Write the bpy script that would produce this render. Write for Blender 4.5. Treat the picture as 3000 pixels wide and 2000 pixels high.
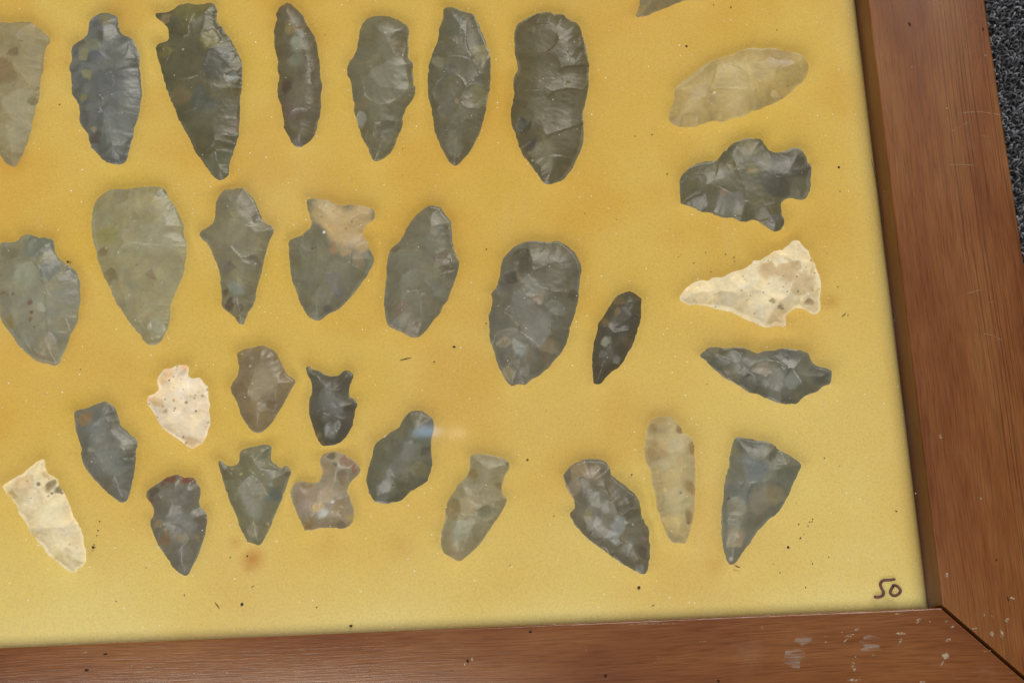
import bpy, bmesh, math, random
import numpy as np
from mathutils import Vector, Matrix, noise, geometry

for o in list(bpy.data.objects):
    bpy.data.objects.remove(o, do_unlink=True)
scene = bpy.context.scene
COL = scene.collection
MM = 0.001
ZO = 22.0            # height of the frame above the carpet, mm; working heights below are relative to the rail top

# ------------------------------------------------------------------ camera
cam_d = bpy.data.cameras.new('camera')
cam = bpy.data.objects.new('camera', cam_d)
COL.objects.link(cam)
cam_d.sensor_width = 36.0
cam_d.lens = 48.0
cam_d.clip_start = 0.01
cam_d.clip_end = 50.0
cam.location = (-123.9600 * MM, -24.8853 * MM, (397.6368 + ZO) * MM)
cam.rotation_euler = (math.radians(15.3328), math.radians(0.0755), math.radians(-2.4123))
scene.camera = cam

# ------------------------------------------------------------------ room light
w = bpy.data.worlds.new('World')
scene.world = w
w.use_nodes = True
w.node_tree.nodes['Background'].inputs[0].default_value = (1.0, 0.95, 0.86, 1)
w.node_tree.nodes['Background'].inputs[1].default_value = 0.11


def area(name, loc, sx, sy, power, color, target=None):
    l = bpy.data.lights.new(name, 'AREA')
    l.shape = 'RECTANGLE' if power > 1 else 'ELLIPSE'
    l.size, l.size_y = sx, sy
    l.energy = power
    l.color = color
    o = bpy.data.objects.new(name, l)
    COL.objects.link(o)
    o.location = loc
    if target is not None:
        o.rotation_euler = (Vector(target) - Vector(loc)).to_track_quat('-Z', 'Y').to_euler()
    return o


area('ceiling_light', (-0.631, -0.36, 2.0), 0.74, 0.93, 20.5, (1.0, 0.95, 0.86))
area('window_light', (0.62, 2.15, 2.2), 1.5, 1.0, 52.0, (1.0, 0.95, 0.87), (-0.12, 0.1, 0.0))
area('blue_indicator_lamp', (-0.258, 0.470, 2.0), 0.052, 0.017, 0.0110, (0.40, 0.66, 1.0))
area('pink_indicator_lamp', (-0.204, 0.464, 2.0), 0.034, 0.013, 0.0028, (1.0, 0.80, 0.70))

scene.view_settings.view_transform = 'Standard'
scene.view_settings.look = 'None'
scene.view_settings.exposure = 0.36
scene.view_settings.gamma = 1.0
scene.render.engine = 'CYCLES'
scene.cycles.transparent_max_bounces = 12
scene.cycles.max_bounces = 6
scene.cycles.diffuse_bounces = 4
scene.cycles.glossy_bounces = 3

# ------------------------------------------------------------------ helpers
def lin(c):
    out = []
    for v in c[:3]:
        v = v / 255.0
        out.append(v / 12.92 if v <= 0.04045 else ((v + 0.055) / 1.055) ** 2.4)
    return tuple(out)


def lin4(c, k=1.0):
    return tuple(min(v * k, 0.9) for v in lin(c)) + (1.0,)


def tag(o, label=None, cat=None, group=None, kind=None):
    if label: o['label'] = label
    if cat: o['category'] = cat
    if group: o['group'] = group
    if kind: o['kind'] = kind
    return o


def mesh_obj(name, verts, faces, mat=None, parent=None, smooth=False):
    me = bpy.data.meshes.new(name)
    me.from_pydata([(x * MM, y * MM, z * MM) for x, y, z in verts], [], faces)
    me.update()
    if smooth:
        me.polygons.foreach_set('use_smooth', [True] * len(me.polygons))
    o = bpy.data.objects.new(name, me)
    COL.objects.link(o)
    if mat: me.materials.append(mat)
    if parent: o.parent = parent
    return o


class NT:
    """small node helper"""
    def __init__(self, name):
        self.m = bpy.data.materials.new(name)
        self.m.use_nodes = True
        self.t = self.m.node_tree
        self.t.nodes.clear()
        self.out = self.t.nodes.new('ShaderNodeOutputMaterial')

    def n(self, typ, **kw):
        nd = self.t.nodes.new(typ)
        for k, v in kw.items():
            if k.startswith('i_'):
                nd.inputs[k[2:].replace('_', ' ')].default_value = v
            else:
                setattr(nd, k, v)
        return nd

    def link(self, a, b):
        self.t.links.new(a, b)

    def val(self, sock, v):
        if hasattr(v, 'is_output'): self.link(v, sock)
        else: sock.default_value = v

    def math(self, op, a, b=0.0, clamp=False):
        nd = self.n('ShaderNodeMath', operation=op, use_clamp=clamp)
        self.val(nd.inputs[0], a)
        self.val(nd.inputs[1], b)
        return nd.outputs[0]

    def mix(self, fac, a, b, blend='MIX'):
        nd = self.n('ShaderNodeMix', data_type='RGBA', blend_type=blend)
        self.val(nd.inputs[0], fac)
        self.val(nd.inputs[6], a)
        self.val(nd.inputs[7], b)
        return nd.outputs[2]

    def coords(self, scale=(1, 1, 1), loc=(0, 0, 0)):
        tc = self.n('ShaderNodeTexCoord')
        mp = self.n('ShaderNodeMapping')
        mp.inputs['Scale'].default_value = scale
        mp.inputs['Location'].default_value = loc
        self.link(tc.outputs['Object'], mp.inputs['Vector'])
        return mp.outputs[0]

    def noise(self, vec, scale, detail=3.0, rough=0.55, dist=0.0):
        nd = self.n('ShaderNodeTexNoise')
        self.link(vec, nd.inputs['Vector'])
        nd.inputs['Scale'].default_value = scale
        nd.inputs['Detail'].default_value = detail
        nd.inputs['Roughness'].default_value = rough
        nd.inputs['Distortion'].default_value = dist
        return nd.outputs['Fac']

    def ramp(self, fac, stops):
        nd = self.n('ShaderNodeValToRGB')
        el = nd.color_ramp.elements
        while len(el) < len(stops): el.new(0.5)
        for e, (p, c) in zip(el, stops):
            e.position = p
            e.color = c if len(c) == 4 else tuple(c) + (1,)
        self.link(fac, nd.inputs[0])
        return nd.outputs[0]

    def step(self, fac, lo, hi):
        nd = self.n('ShaderNodeMapRange', interpolation_type='SMOOTHSTEP')
        self.link(fac, nd.inputs['Value'])
        nd.inputs['From Min'].default_value = lo
        nd.inputs['From Max'].default_value = hi
        return nd.outputs[0]

    def bump(self, h, strength, dist):
        nd = self.n('ShaderNodeBump')
        nd.inputs['Strength'].default_value = strength
        nd.inputs['Distance'].default_value = dist
        self.link(h, nd.inputs['Height'])
        return nd.outputs[0]

    def bsdf(self, color, rough=0.6, spec=0.5, normal=None, **kw):
        b = self.n('ShaderNodeBsdfPrincipled')
        self.val(b.inputs['Base Color'], color)
        self.val(b.inputs['Roughness'], rough)
        self.val(b.inputs['Specular IOR Level'], spec)
        if normal is not None: self.link(normal, b.inputs['Normal'])
        for k, v in kw.items():
            self.val(b.inputs[k.replace('_', ' ')], v)
        return b.outputs[0]

    def done(self, shader):
        self.link(shader, self.out.inputs[0])
        return self.m


# ------------------------------------------------------------------ materials
def sparse_specks(t, vec, scale, radius, keep):
    """mask of sparse round specks: Voronoi cells, only a share of them kept"""
    v = t.n('ShaderNodeTexVoronoi', feature='F1')
    t.link(vec, v.inputs['Vector'])
    v.inputs['Scale'].default_value = scale
    sep = t.n('ShaderNodeSeparateColor')
    t.link(v.outputs['Color'], sep.inputs[0])
    kept = t.math('LESS_THAN', sep.outputs[0], keep)
    size = t.math('MULTIPLY', sep.outputs[1], radius)
    near = t.math('LESS_THAN', v.outputs['Distance'], size)
    return t.math('MULTIPLY', kept, near), sep.outputs[2]


def foam_material():
    t = NT('aged_yellow_foam')
    c = t.coords()
    big = t.noise(c, 9.0, 3, 0.5)
    mid = t.noise(c, 30.0, 2, 0.5)
    fine = t.noise(c, 1500.0, 2, 0.6)
    col = t.ramp(big, [(0.30, lin4((193, 159, 73), FK)), (0.52, lin4((195, 166, 83), FK)), (0.72, lin4((195, 170, 90), FK))])
    col = t.mix(t.math('MULTIPLY', t.step(mid, 0.46, 0.68), 0.40), col, lin4((186, 143, 52), FK))
    col = t.mix(t.math('MULTIPLY', t.step(mid, 0.47, 0.25), 0.40), col, lin4((190, 160, 58), FK))
    # paler along the frame: less yellowed foam, plus brighter lower light painted in
    fd = t.n('ShaderNodeAttribute', attribute_name='fade_and_light')
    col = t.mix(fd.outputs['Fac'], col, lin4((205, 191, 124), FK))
    # rust stain below the tip of the barbed point, and a few fainter ones
    at = t.n('ShaderNodeAttribute', attribute_name='stain')
    col = t.mix(t.math('MULTIPLY', at.outputs['Fac'], t.step(mid, 0.2, 0.6)), col, lin4((158, 96, 18), FK))
    gr = t.ramp(fine, [(0.3, (0.88, 0.88, 0.88)), (0.5, (1, 1, 1)), (0.72, (1.07, 1.07, 1.07))])
    col = t.mix(0.75, col, gr, 'MULTIPLY')
    # sparkle of glitter in the foam, painted in as pale specks
    sp, _ = sparse_specks(t, c, 560.0, 0.14, 0.30)
    col = t.mix(t.math('MULTIPLY', sp, 0.8), col, (0.86, 0.84, 0.74, 1))
    nb = t.bump(fine, 0.2, 0.0003)
    b = t.n('ShaderNodeBsdfPrincipled')
    t.link(col, b.inputs['Base Color'])
    b.inputs['Roughness'].default_value = 0.95
    b.inputs['Specular IOR Level'].default_value = 0.1
    t.link(nb, b.inputs['Normal'])
    b.inputs['Subsurface Weight'].default_value = 0.12
    b.inputs['Subsurface Radius'].default_value = (1.0, 0.62, 0.16)
    b.inputs['Subsurface Scale'].default_value = 0.0010
    return t.done(b.outputs[0])


def stone_material(i, specks, gloss):
    t = NT('knapped_stone')
    at = t.n('ShaderNodeAttribute', attribute_name='tint')
    c = t.coords(loc=(i * 0.37, i * 0.11, 0))
    f1 = t.noise(c, 170.0, 5, 0.62, 0.6)
    f2 = t.noise(c, 900.0, 3, 0.6)
    v1 = t.ramp(f1, [(0.28, (0.78, 0.77, 0.75)), (0.5, (1, 1, 1)), (0.75, (1.20, 1.18, 1.13))])
    col = t.mix(0.55, at.outputs['Color'], v1, 'MULTIPLY')
    v2 = t.ramp(f2, [(0.3, (0.86, 0.86, 0.86)), (0.7, (1.13, 1.13, 1.13))])
    col = t.mix(0.45, col, v2, 'MULTIPLY')
    # thin paler seams
    w_ = t.noise(c, 75.0, 2, 0.5, 1.2)
    seam = t.math('SUBTRACT', 1.0, t.math('MULTIPLY', t.math('ABSOLUTE', t.math('SUBTRACT', w_, 0.5)), 55.0), True)
    seam = t.math('MULTIPLY', seam, t.step(f1, 0.50, 0.66))
    col = t.mix(t.math('MULTIPLY', seam, 0.26), col, t.mix(1.0, col, (2.1, 1.95, 1.7, 1), 'MULTIPLY'))
    if specks:
        s, _ = sparse_specks(t, c, 620.0, 0.22, 0.14 * specks)
        col = t.mix(t.math('MULTIPLY', s, 0.8), col, (0.10, 0.055, 0.03, 1))
    else:
        s, _ = sparse_specks(t, c, 380.0, 0.20, 0.05)
        col = t.mix(t.math('MULTIPLY', s, 0.6), col, (0.45, 0.42, 0.35, 1))
    r = t.ramp(f1, [(0.3, (gloss - .15,) * 3), (0.7, (gloss + .03,) * 3)])
    nb = t.bump(f2, 0.18, 0.0002)
    return t.done(t.bsdf(col, r, 0.42, nb))


def wood_material(seed, tone, edge, amp, coat):
    t = NT('varnished_wood')
    c0 = t.coords(loc=(seed * 0.31, 0, 0))
    warp = t.noise(c0, 7.0, 2, 0.5)
    sep = t.n('ShaderNodeSeparateXYZ')
    t.link(c0, sep.inputs[0])
    yy = t.math('ADD', sep.outputs[1], t.math('MULTIPLY', t.math('SUBTRACT', warp, 0.5), 0.010))
    def stretched(kx, ky):
        cb = t.n('ShaderNodeCombineXYZ')
        t.link(t.math('MULTIPLY', sep.outputs[0], kx), cb.inputs[0])
        t.link(t.math('MULTIPLY', yy, ky), cb.inputs[1])
        t.link(t.math('MULTIPLY', sep.outputs[2], ky * 0.3), cb.inputs[2])
        return cb.outputs[0]
    ring = t.noise(stretched(11.0, 1500.0), 1.0, 2, 0.45)
    fibre = t.noise(stretched(110.0, 2600.0), 1.0, 3, 0.6)
    blot = t.noise(stretched(18.0, 75.0), 1.0, 3, 0.5)
    col = t.ramp(blot, [(0.28, lin4((98, 52, 23), tone)), (0.5, lin4((117, 70, 35), tone)), (0.72, lin4((130, 86, 48), tone))])
    # growth lines get stronger towards one side of the board
    side = t.step(yy, edge[0] * MM, edge[1] * MM)
    line = t.step(ring, 0.54, 0.64)
    amt = t.math('MULTIPLY', line, t.math('ADD', t.math('MULTIPLY', side, amp), amp * 0.45))
    col = t.mix(amt, col, lin4((78, 40, 16), tone))
    fl = t.ramp(fibre, [(0.30, (0.66, 0.62, 0.58)), (0.5, (1, 1, 1)), (0.72, (1.25, 1.24, 1.22))])
    col = t.mix(0.75, col, fl, 'MULTIPLY')
    # worn, dusty areas
    dust = t.noise(c0, 55.0, 5, 0.65)
    col = t.mix(t.math('MULTIPLY', t.step(dust, 0.58, 0.80), 0.10), col, (0.36, 0.27, 0.20, 1))
    pits, _ = sparse_specks(t, c0, 240.0, 0.05, 0.08)
    col = t.mix(t.math('MULTIPLY', pits, 0.7), col, (0.03, 0.014, 0.008, 1))
    rough = t.ramp(fibre, [(0.3, (0.30, 0.30, 0.30)), (0.7, (0.52, 0.52, 0.52))])
    nb = t.bump(t.math('ADD', t.math('MULTIPLY', ring, 0.6), fibre), 0.35, 0.00012)
    return t.done(t.bsdf(col, rough, 0.16, nb, Coat_Weight=coat, Coat_Roughness=0.17, Coat_Normal=nb))


def glass_material(dusty):
    t = NT('dusty_veiled_glass' if dusty else 'clean_glass')
    geo = t.n('ShaderNodeNewGeometry')
    dp = t.n('ShaderNodeVectorMath', operation='DOT_PRODUCT')
    t.link(geo.outputs['Incoming'], dp.inputs[0])
    t.link(geo.outputs['Normal'], dp.inputs[1])
    k = t.math('SUBTRACT', 1.0, t.math('ABSOLUTE', dp.outputs['Value']))
    fres = t.math('ADD', 0.04, t.math('MULTIPLY', 0.96, t.math('POWER', k, 5.0)))
    tr = t.n('ShaderNodeBsdfTransparent')
    gl = t.n('ShaderNodeBsdfGlossy')
    gl.inputs['Roughness'].default_value = 0.045
    m1 = t.n('ShaderNodeMixShader')
    t.link(fres, m1.inputs[0]); t.link(tr.outputs[0], m1.inputs[1]); t.link(gl.outputs[0], m1.inputs[2])
    if not dusty: return t.done(m1.outputs[0])
    c = t.coords()
    veil_film = t.noise(c, 13.0, 2, 0.6, 0.5)  # dust film; its whiteness also paints the milky veil of reflections
    smear = t.noise(t.coords((30, 9, 1)), 3.0, 2, 0.6, 0.4)
    f = t.math('ADD', 0.004, t.math('MULTIPLY', t.step(veil_film, 0.46, 0.80), 0.030))
    f = t.math('ADD', f, t.math('MULTIPLY', t.step(smear, 0.62, 0.85), 0.04))
    sp, rnd = sparse_specks(t, c, 500.0, 0.09, 0.42)
    f = t.math('MAXIMUM', f, t.math('MULTIPLY', sp, t.math('ADD', 0.12, t.math('MULTIPLY', t.math('POWER', rnd, 2.0), 0.88))))
    df = t.n('ShaderNodeBsdfDiffuse')
    df.inputs['Color'].default_value = (0.85, 0.83, 0.78, 1)
    m2 = t.n('ShaderNodeMixShader')
    t.link(f, m2.inputs[0]); t.link(m1.outputs[0], m2.inputs[1]); t.link(df.outputs[0], m2.inputs[2])
    return t.done(m2.outputs[0])


def plain(name, color, rough=0.7, spec=0.3, var=0.2, scale=500.0):
    t = NT(name)
    c = t.coords()
    f = t.noise(c, scale, 3, 0.6)
    v = t.ramp(f, [(0.3, (1 - var,) * 3), (0.7, (1 + var,) * 3)])
    return t.done(t.bsdf(t.mix(1.0, color, v, 'MULTIPLY'), rough, spec, t.bump(f, 0.3, 0.0002)))


def thin_mark(name, color, cover, scale, stretch=(1, 1, 1)):
    """rubbed mark: broken cover of pigment over what lies below"""
    t = NT(name)
    f = t.noise(t.coords(stretch), scale, 3, 0.6)
    fac = t.math('MULTIPLY', t.step(f, 0.38, 0.62), cover)
    df = t.n('ShaderNodeBsdfDiffuse'); df.inputs[0].default_value = color
    tr = t.n('ShaderNodeBsdfTransparent')
    m = t.n('ShaderNodeMixShader')
    t.link(fac, m.inputs[0]); t.link(tr.outputs[0], m.inputs[1]); t.link(df.outputs[0], m.inputs[2])
    return t.done(m.outputs[0])


FK = 1.15      # base colour gain: photo tone -> reflectance under this light
SK = 1.54
M_FOAM = foam_material()
M_GLASS = glass_material(True)
M_GLASS2 = glass_material(False)
M_FLECK = thin_mark('pale_plaster_fleck', (0.46, 0.39, 0.29, 1), 0.70, 1300)
M_SCRATCH = thin_mark('pale_scratch', (0.40, 0.29, 0.19, 1), 0.26, 900)
M_SCUFF = thin_mark('grey_scuff', (0.40, 0.33, 0.29, 1), 0.40, 1.0, (90, 650, 90))
M_DARK = plain('dark_pit', (0.02, 0.012, 0.008, 1), 0.8, 0.2)
M_INK = plain('brown_marker_ink', (0.10, 0.045, 0.035, 1), 0.5, 0.3, 0.5, 500)
M_CRUMB = plain('dark_crumb', (0.035, 0.022, 0.012, 1), 0.8, 0.3)
M_RED = plain('rust_fibre', (0.22, 0.055, 0.012, 1), 0.7, 0.3)
M_BOARD = plain('backing_card', (0.20, 0.14, 0.08, 1), 0.9, 0.1)

# ------------------------------------------------------------------ carpet
def carpet():
    t = NT('carpet_backing')
    f = t.noise(t.coords(), 420.0, 3, 0.6)
    col = t.ramp(f, [(0.3, (0.012, 0.012, 0.014)), (0.7, (0.06, 0.06, 0.064))])
    m = t.done(t.bsdf(col, 0.95, 0.1, t.bump(f, 0.8, 0.002)))
    o = mesh_obj('carpet', [(-900, -700, 0), (700, -700, 0), (700, 1000, 0), (-900, 1000, 0)], [(0, 1, 2, 3)], m)
    tag(o, 'dark grey loop carpet the display frame lies on', 'carpet', kind='structure')
    # pile: short crooked yarn loops
    rnd = random.Random(5)
    V, Fc, Cc = [], [], []
    def loop(x, y):
        a = rnd.uniform(0, math.tau)
        L = rnd.uniform(0.6, 1.2); H = rnd.uniform(1.2, 3.2); r = rnd.uniform(0.28, 0.44)
        g = rnd.choice((0.032, 0.052, 0.078, 0.115, 0.18)) * rnd.uniform(0.8, 1.2)
        ca, sa = math.cos(a), math.sin(a)
        b0 = len(V)
        K = 5
        for k in range(K):
            th = math.pi * k / (K - 1)
            u = -L * math.cos(th); zz = H * math.sin(th) + 0.1
            tu, tz = L * math.sin(th), H * math.cos(th)
            n = math.hypot(tu, tz) or 1
            nu, nz = -tz / n, tu / n
            for q in range(5):
                ph = math.tau * q / 5
                du, dv, dz = nu * math.cos(ph) * r, math.sin(ph) * r, nz * math.cos(ph) * r
                V.append((x + ca * (u + du) - sa * dv, y + sa * (u + du) + ca * dv, max(zz + dz, 0.02)))
                Cc.append(g)
        for k in range(K - 1):
            for q in range(5):
                i0 = b0 + k * 5 + q; i1 = b0 + k * 5 + (q + 1) % 5
                Fc.append((i0, i1, i1 + 5, i0 + 5))
    y = -60.0
    while y < 270:
        x = 39.5
        while x < 100:
            loop(x + rnd.uniform(-.7, .7), y + rnd.uniform(-.7, .7))
            x += 1.2
        y += 1.2
    t = NT('grey_yarn')
    at = t.n('ShaderNodeAttribute', attribute_name='shade')
    f = t.noise(t.coords(), 2500.0, 2, 0.6)
    v = t.ramp(f, [(0.3, (0.5, 0.5, 0.5)), (0.7, (1.5, 1.5, 1.55))])
    m2 = t.done(t.bsdf(t.mix(1.0, at.outputs['Color'], v, 'MULTIPLY'), 0.75, 0.4))
    p = mesh_obj('carpet_pile', V, Fc, m2, None, True)
    ca = p.data.color_attributes.new('shade', 'FLOAT_COLOR', 'POINT')
    ca.data.foreach_set('color', np.array([(g * .97, g * 1.02, g * 1.16, 1) for g in Cc], dtype=np.float32).ravel())
    tag(p, 'mottled dark grey yarn loops of the carpet beside the wooden rail', 'carpet pile', kind='stuff')


carpet()

# ------------------------------------------------------------------ display frame
IX0, IX1, IY0, IY1 = -430.0, 0.0, 0.0, 330.0      # inner opening
RW = 38.0                                           # rail width
frame = bpy.data.objects.new('display_frame', None)
COL.objects.link(frame)
tag(frame, 'worn reddish brown wooden display frame with mitred corner and glass front', 'frame')


def rail(L, origin, rot, mat, gap):
    # local: x along, y outward, z up.  rounded cross-section, mitred ends
    r = 0.7
    prof = [(0, -ZO)]
    for k in range(5):
        a = math.pi / 2 * k / 4
        prof.append((r - r * math.cos(a), -r + r * math.sin(a)))
    for k in range(5):
        a = math.pi / 2 * k / 4
        prof.append((RW - r + r * math.sin(a), -r + r * math.cos(a)))
    prof.append((RW, -ZO))
    n = len(prof)
    NS = 60
    V, Fc = [], []
    for s in range(NS + 1):
        for (py, pz) in prof:
            xa, xb = -py + gap * 0.5, L + py - gap * 0.5
            f = s / NS
            wob = 0.10 * noise.noise(Vector((f * 9 + origin[0], py * .05, 3.1)))
            V.append((xa + (xb - xa) * f, py + wob * (1 if 0 < s < NS else 0), pz + ZO + wob * (0.6 if pz > -5 else 0)))
    for s in range(NS):
        for k in range(n):
            a, b = s * n + k, s * n + (k + 1) % n
            Fc.append((a, a + n, b + n, b))
    Fc.append(tuple(range(n)))
    Fc.append(tuple(reversed([NS * n + k for k in range(n)])))
    o = mesh_obj('rail', V, Fc, mat, frame, True)
    bm = bmesh.new(); bm.from_mesh(o.data)
    bmesh.ops.recalc_face_normals(bm, faces=bm.faces)
    for e in bm.edges:
        if len(e.link_faces) == 2 and e.calc_face_angle(0) > math.radians(40): e.smooth = False
    bm.to_mesh(o.data); bm.free()
    o.location = (origin[0] * MM, origin[1] * MM, 0)
    o.rotation_euler = (0, 0, rot)
    return o


M_W1 = wood_material(1, 0.90, (12, 26), 0.42, 0.15)
M_W2 = wood_material(2.6, 0.92, (8, 30), 0.26, 0.5)
rail_right = rail(IY1 - IY0, (IX1, IY1), -math.pi / 2, M_W1, 1.5)
rail_front = rail(IX1 - IX0, (IX1, IY0), math.pi, M_W2, 1.5)
rail_left = rail(IY1 - IY0, (IX0, IY0), math.pi / 2, M_W1, 1.5)
rail_far = rail(IX1 - IX0, (IX0, IY1), 0.0, M_W2, 1.5)
rail_right['label'] = 'rail with straight dark growth lines along its outer side'
rail_front['label'] = 'rail spattered with pale flecks near the mitred corner'


def slab(name, x0, x1, y0, y1, z0, z1, mat, parent):
    v = [(x, y, z + ZO) for z in (z0, z1) for y in (y0, y1) for x in (x0, x1)]
    f = [(0, 2, 3, 1), (4, 5, 7, 6), (0, 1, 5, 4), (2, 6, 7, 3), (0, 4, 6, 2), (1, 3, 7, 5)]
    return mesh_obj(name, v, f, mat, parent)


slab('backing_board', IX0 - 3, IX1 + 3, IY0 - 3, IY1 + 3, -21.5, -18.6, M_BOARD, frame)
glass = slab('glass_pane', IX0 - 1.5, IX1 + 1.5, IY0 - 1.5, IY1 + 1.5, -8.3, -6.5, M_GLASS2, frame)
glass.data.materials.append(M_GLASS)
glass.data.polygons[1].material_index = 1


def ribbon(name, path, halfw, z, mat, parent=None, thick=0.04, seed=0):
    """flat drawn stroke with uneven width; path in mm"""
    rnd = random.Random(seed)
    pts = []
    P = [Vector((p[0], p[1])) for p in path]
    for i in range(len(P) - 1):
        p0, p1, p2, p3 = P[max(i - 1, 0)], P[i], P[i + 1], P[min(i + 2, len(P) - 1)]
        for k in range(6):
            t = k / 6
            pts.append(0.5 * ((2 * p1) + (-p0 + p2) * t + (2 * p0 - 5 * p1 + 4 * p2 - p3) * t * t + (-p0 + 3 * p1 - 3 * p2 + p3) * t ** 3))
    pts.append(P[-1])
    V, Fc = [], []
    n = len(pts)
    for i, p in enumerate(pts):
        d = (pts[min(i + 1, n - 1)] - pts[max(i - 1, 0)])
        d = d.normalized() if d.length > 0 else Vector((1, 0))
        nn = Vector((-d.y, d.x))
        e = min(1.0, 0.45 + 0.55 * min(i, n - 1 - i) / 2.0)
        hw = halfw * e * (1 + 0.16 * noise.noise(Vector((i * 0.4, seed * 3.1, 0))))
        for zz in (0, thick):
            a, b = p + nn * hw, p - nn * hw
            V += [(a.x, a.y, z + zz + ZO), (b.x, b.y, z + zz + ZO)]
        if i:
            b0, b1 = (i - 1) * 4, i * 4
            Fc += [(b0 + 2, b0 + 3, b1 + 3, b1 + 2), (b0, b1, b1 + 1, b0 + 1), (b0, b0 + 2, b1 + 2, b1), (b0 + 1, b1 + 1, b1 + 3, b0 + 3)]
    Fc += [(0, 1, 3, 2), (n * 4 - 4, n * 4 - 2, n * 4 - 1, n * 4 - 3)]
    return mesh_obj(name, V, Fc, mat, parent)


for k, path in enumerate([[(-10.62, 9.09), (-12.53, 8.87), (-14.32, 8.81), (-15.26, 7.84), (-15.06, 6.63), (-14.67, 5.74), (-14.63, 5.09), (-15.09, 4.43), (-16.06, 4.15), (-16.95, 4.15), (-17.53, 4.43)], [(-11.88, 7.32), (-10.85, 7.2), (-9.98, 6.58), (-9.6, 5.69), (-10.06, 4.9), (-11.06, 4.37), (-11.94, 4.41), (-12.59, 5.06), (-12.41, 5.92), (-11.78, 6.77), (-11.5, 7.25)]]):
    o = ribbon('handwritten_digit', path, 0.44, -6.49, M_INK, glass, 0.03, k)
    o['label'] = ('handwritten brown marker digit 5', 'handwritten brown marker digit 0')[k]


def fleck(name, x, y, rx, ry, rot, parent, mat, seed, thick=0.12, z=0.0):
    """irregular little chip lying on a surface; made in world mm, then parented"""
    rnd = random.Random(seed)
    n = 11
    ca, sa = math.cos(rot), math.sin(rot)
    V = []
    rr = [rnd.uniform(0.55, 1.15) for _ in range(n)]
    for ring, zz in ((1.0, -0.05), (0.62, thick)):
        for i in range(n):
            a = math.tau * i / n
            u, v = rx * rr[i] * ring * math.cos(a), ry * rr[i] * ring * math.sin(a)
            V.append((x + ca * u - sa * v, y + sa * u + ca * v, z + zz + ZO))
    V.append((x, y, z + thick * 1.1 + ZO))
    Fc = [(i, (i + 1) % n, n + (i + 1) % n, n + i) for i in range(n)]
    Fc += [(n + i, n + (i + 1) % n, 2 * n) for i in range(n)]
    o = mesh_obj(name, V, Fc, mat, None, False)
    if parent is not None:
        o.parent = parent
        bpy.context.view_layer.update()
        o.matrix_parent_inverse = parent.matrix_world.inverted()
    return o


bpy.context.view_layer.update()
for k, (x, y, rx, ry, rot, on) in enumerate([(2.51, 8.9, 0.6, 1.02, 0, 1), (20.5, 1.69, 1.11, 0.55, 0, 1), (11.57, -2.52, 0.6, 0.77, 0, 1), (13.71, -3.26, 0.34, 0.77, 0, 1), (17.98, -4.42, 0.77, 1.02, 0, 1), (13.16, -8.03, 0.77, 1.02, 0, 1), (15.96, -8.24, 0.68, 1.62, 0, 1), (-7.39, -3.51, 1.45, 0.6, 0.4, 0), (-13.13, -1.31, 1.79, 0.3, 0, 0), (-27.06, -6.75, 1.62, 0.6, 0.2, 0), (-25.23, -5.2, 1.19, 0.6, 0.3, 0), (-34.36, -8.39, 0.43, 0.43, 0, 0), (-12.78, -6.87, 1.96, 0.51, 0, 0), (-13.22, -9.12, 1.79, 0.51, 0.8, 0), (0.71, -4.02, 0.43, 0.77, 0, 0), (2.18, -5.55, 0.68, 0.43, 0.5, 0), (-0.85, -13.67, 1.36, 1.53, 0, 0), (-1.91, -15.55, 0.51, 1.53, -0.5, 0), (-27.3, -14.48, 0.68, 0.94, 0, 0), (-27.25, -15.93, 0.68, 0.94, 0, 0), (-21.06, -12.5, 0.77, 0.43, 0, 0), (0.55, -9.21, 1.28, 0.51, 0.4, 0), (-21.64, -10.31, 0.34, 0.34, 0, 0), (-26.36, -12.6, 0.43, 0.6, 0, 0), (-27.57, -19.11, 2.3, 0.43, 0, 0), (-8.12, -20.41, 1.28, 0.43, 0, 0), (-52.17, -3.74, 0.43, 0.6, 0, 0), (-34.19, -6.68, 0.68, 0.34, 0, 0), (-29.6, -5.67, 0.43, 0.6, 0, 0), (-28.7, -8.14, 0.94, 0.26, 0.7, 0), (-4.1, -3.82, 0.51, 0.21, 0, 0), (-39.74, -14.12, 0.26, 0.26, 0, 0), (11.36, -12.74, 1.28, 0.26, 0.1, 0), (8.24, -6.29, 1.28, 0.26, 0.1, 1), (5.75, 49.44, 0.64, 0.89, 0, 1), (15.18, 30.78, 0.45, 0.7, 0, 1), (11.55, 169.21, 0.38, 0.38, 0, 1), (35.66, 172.45, 0.43, 0.43, 0, 1), (21.01, 154.63, 0.72, 0.24, 0, 1), (-82.38, -10.59, 0.32, 0.53, 0, 0), (-83.46, -11.87, 0.53, 0.27, 0, 0), (-135.17, -8.77, 0.43, 0.64, 0, 0), (-137.28, -10.29, 0.27, 0.96, 0, 0), (-69.76, -6.69, 1.59, 0.16, 0, 0), (-139.8, -11.78, 0.32, 0.16, 0, 0), (-102.72, -7.6, 0.32, 0.21, 0, 0), (-244.97, -2.31, 0.64, 0.26, 0, 0), (-231.5, -6.45, 0.89, 0.19, 0, 0), (-213.68, -9.41, 1.02, 0.26, 0, 0), (-211.71, -9.5, 0.51, 0.26, 0, 0), (-228.32, -5.28, 0.51, 0.38, 0, 0), (-222.38, -6.02, 0.51, 0.26, 0, 0), (-212.25, -6.78, 1.91, 0.13, 0, 0), (-204.56, -9.7, 0.38, 0.32, 0, 0), (-165.29, -4.8, 0.38, 0.26, 0, 0)]):
    fleck('pale_fleck', x, y, rx, ry, rot, rail_right if on else rail_front, M_FLECK, 100 + k, 0.08)
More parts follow.
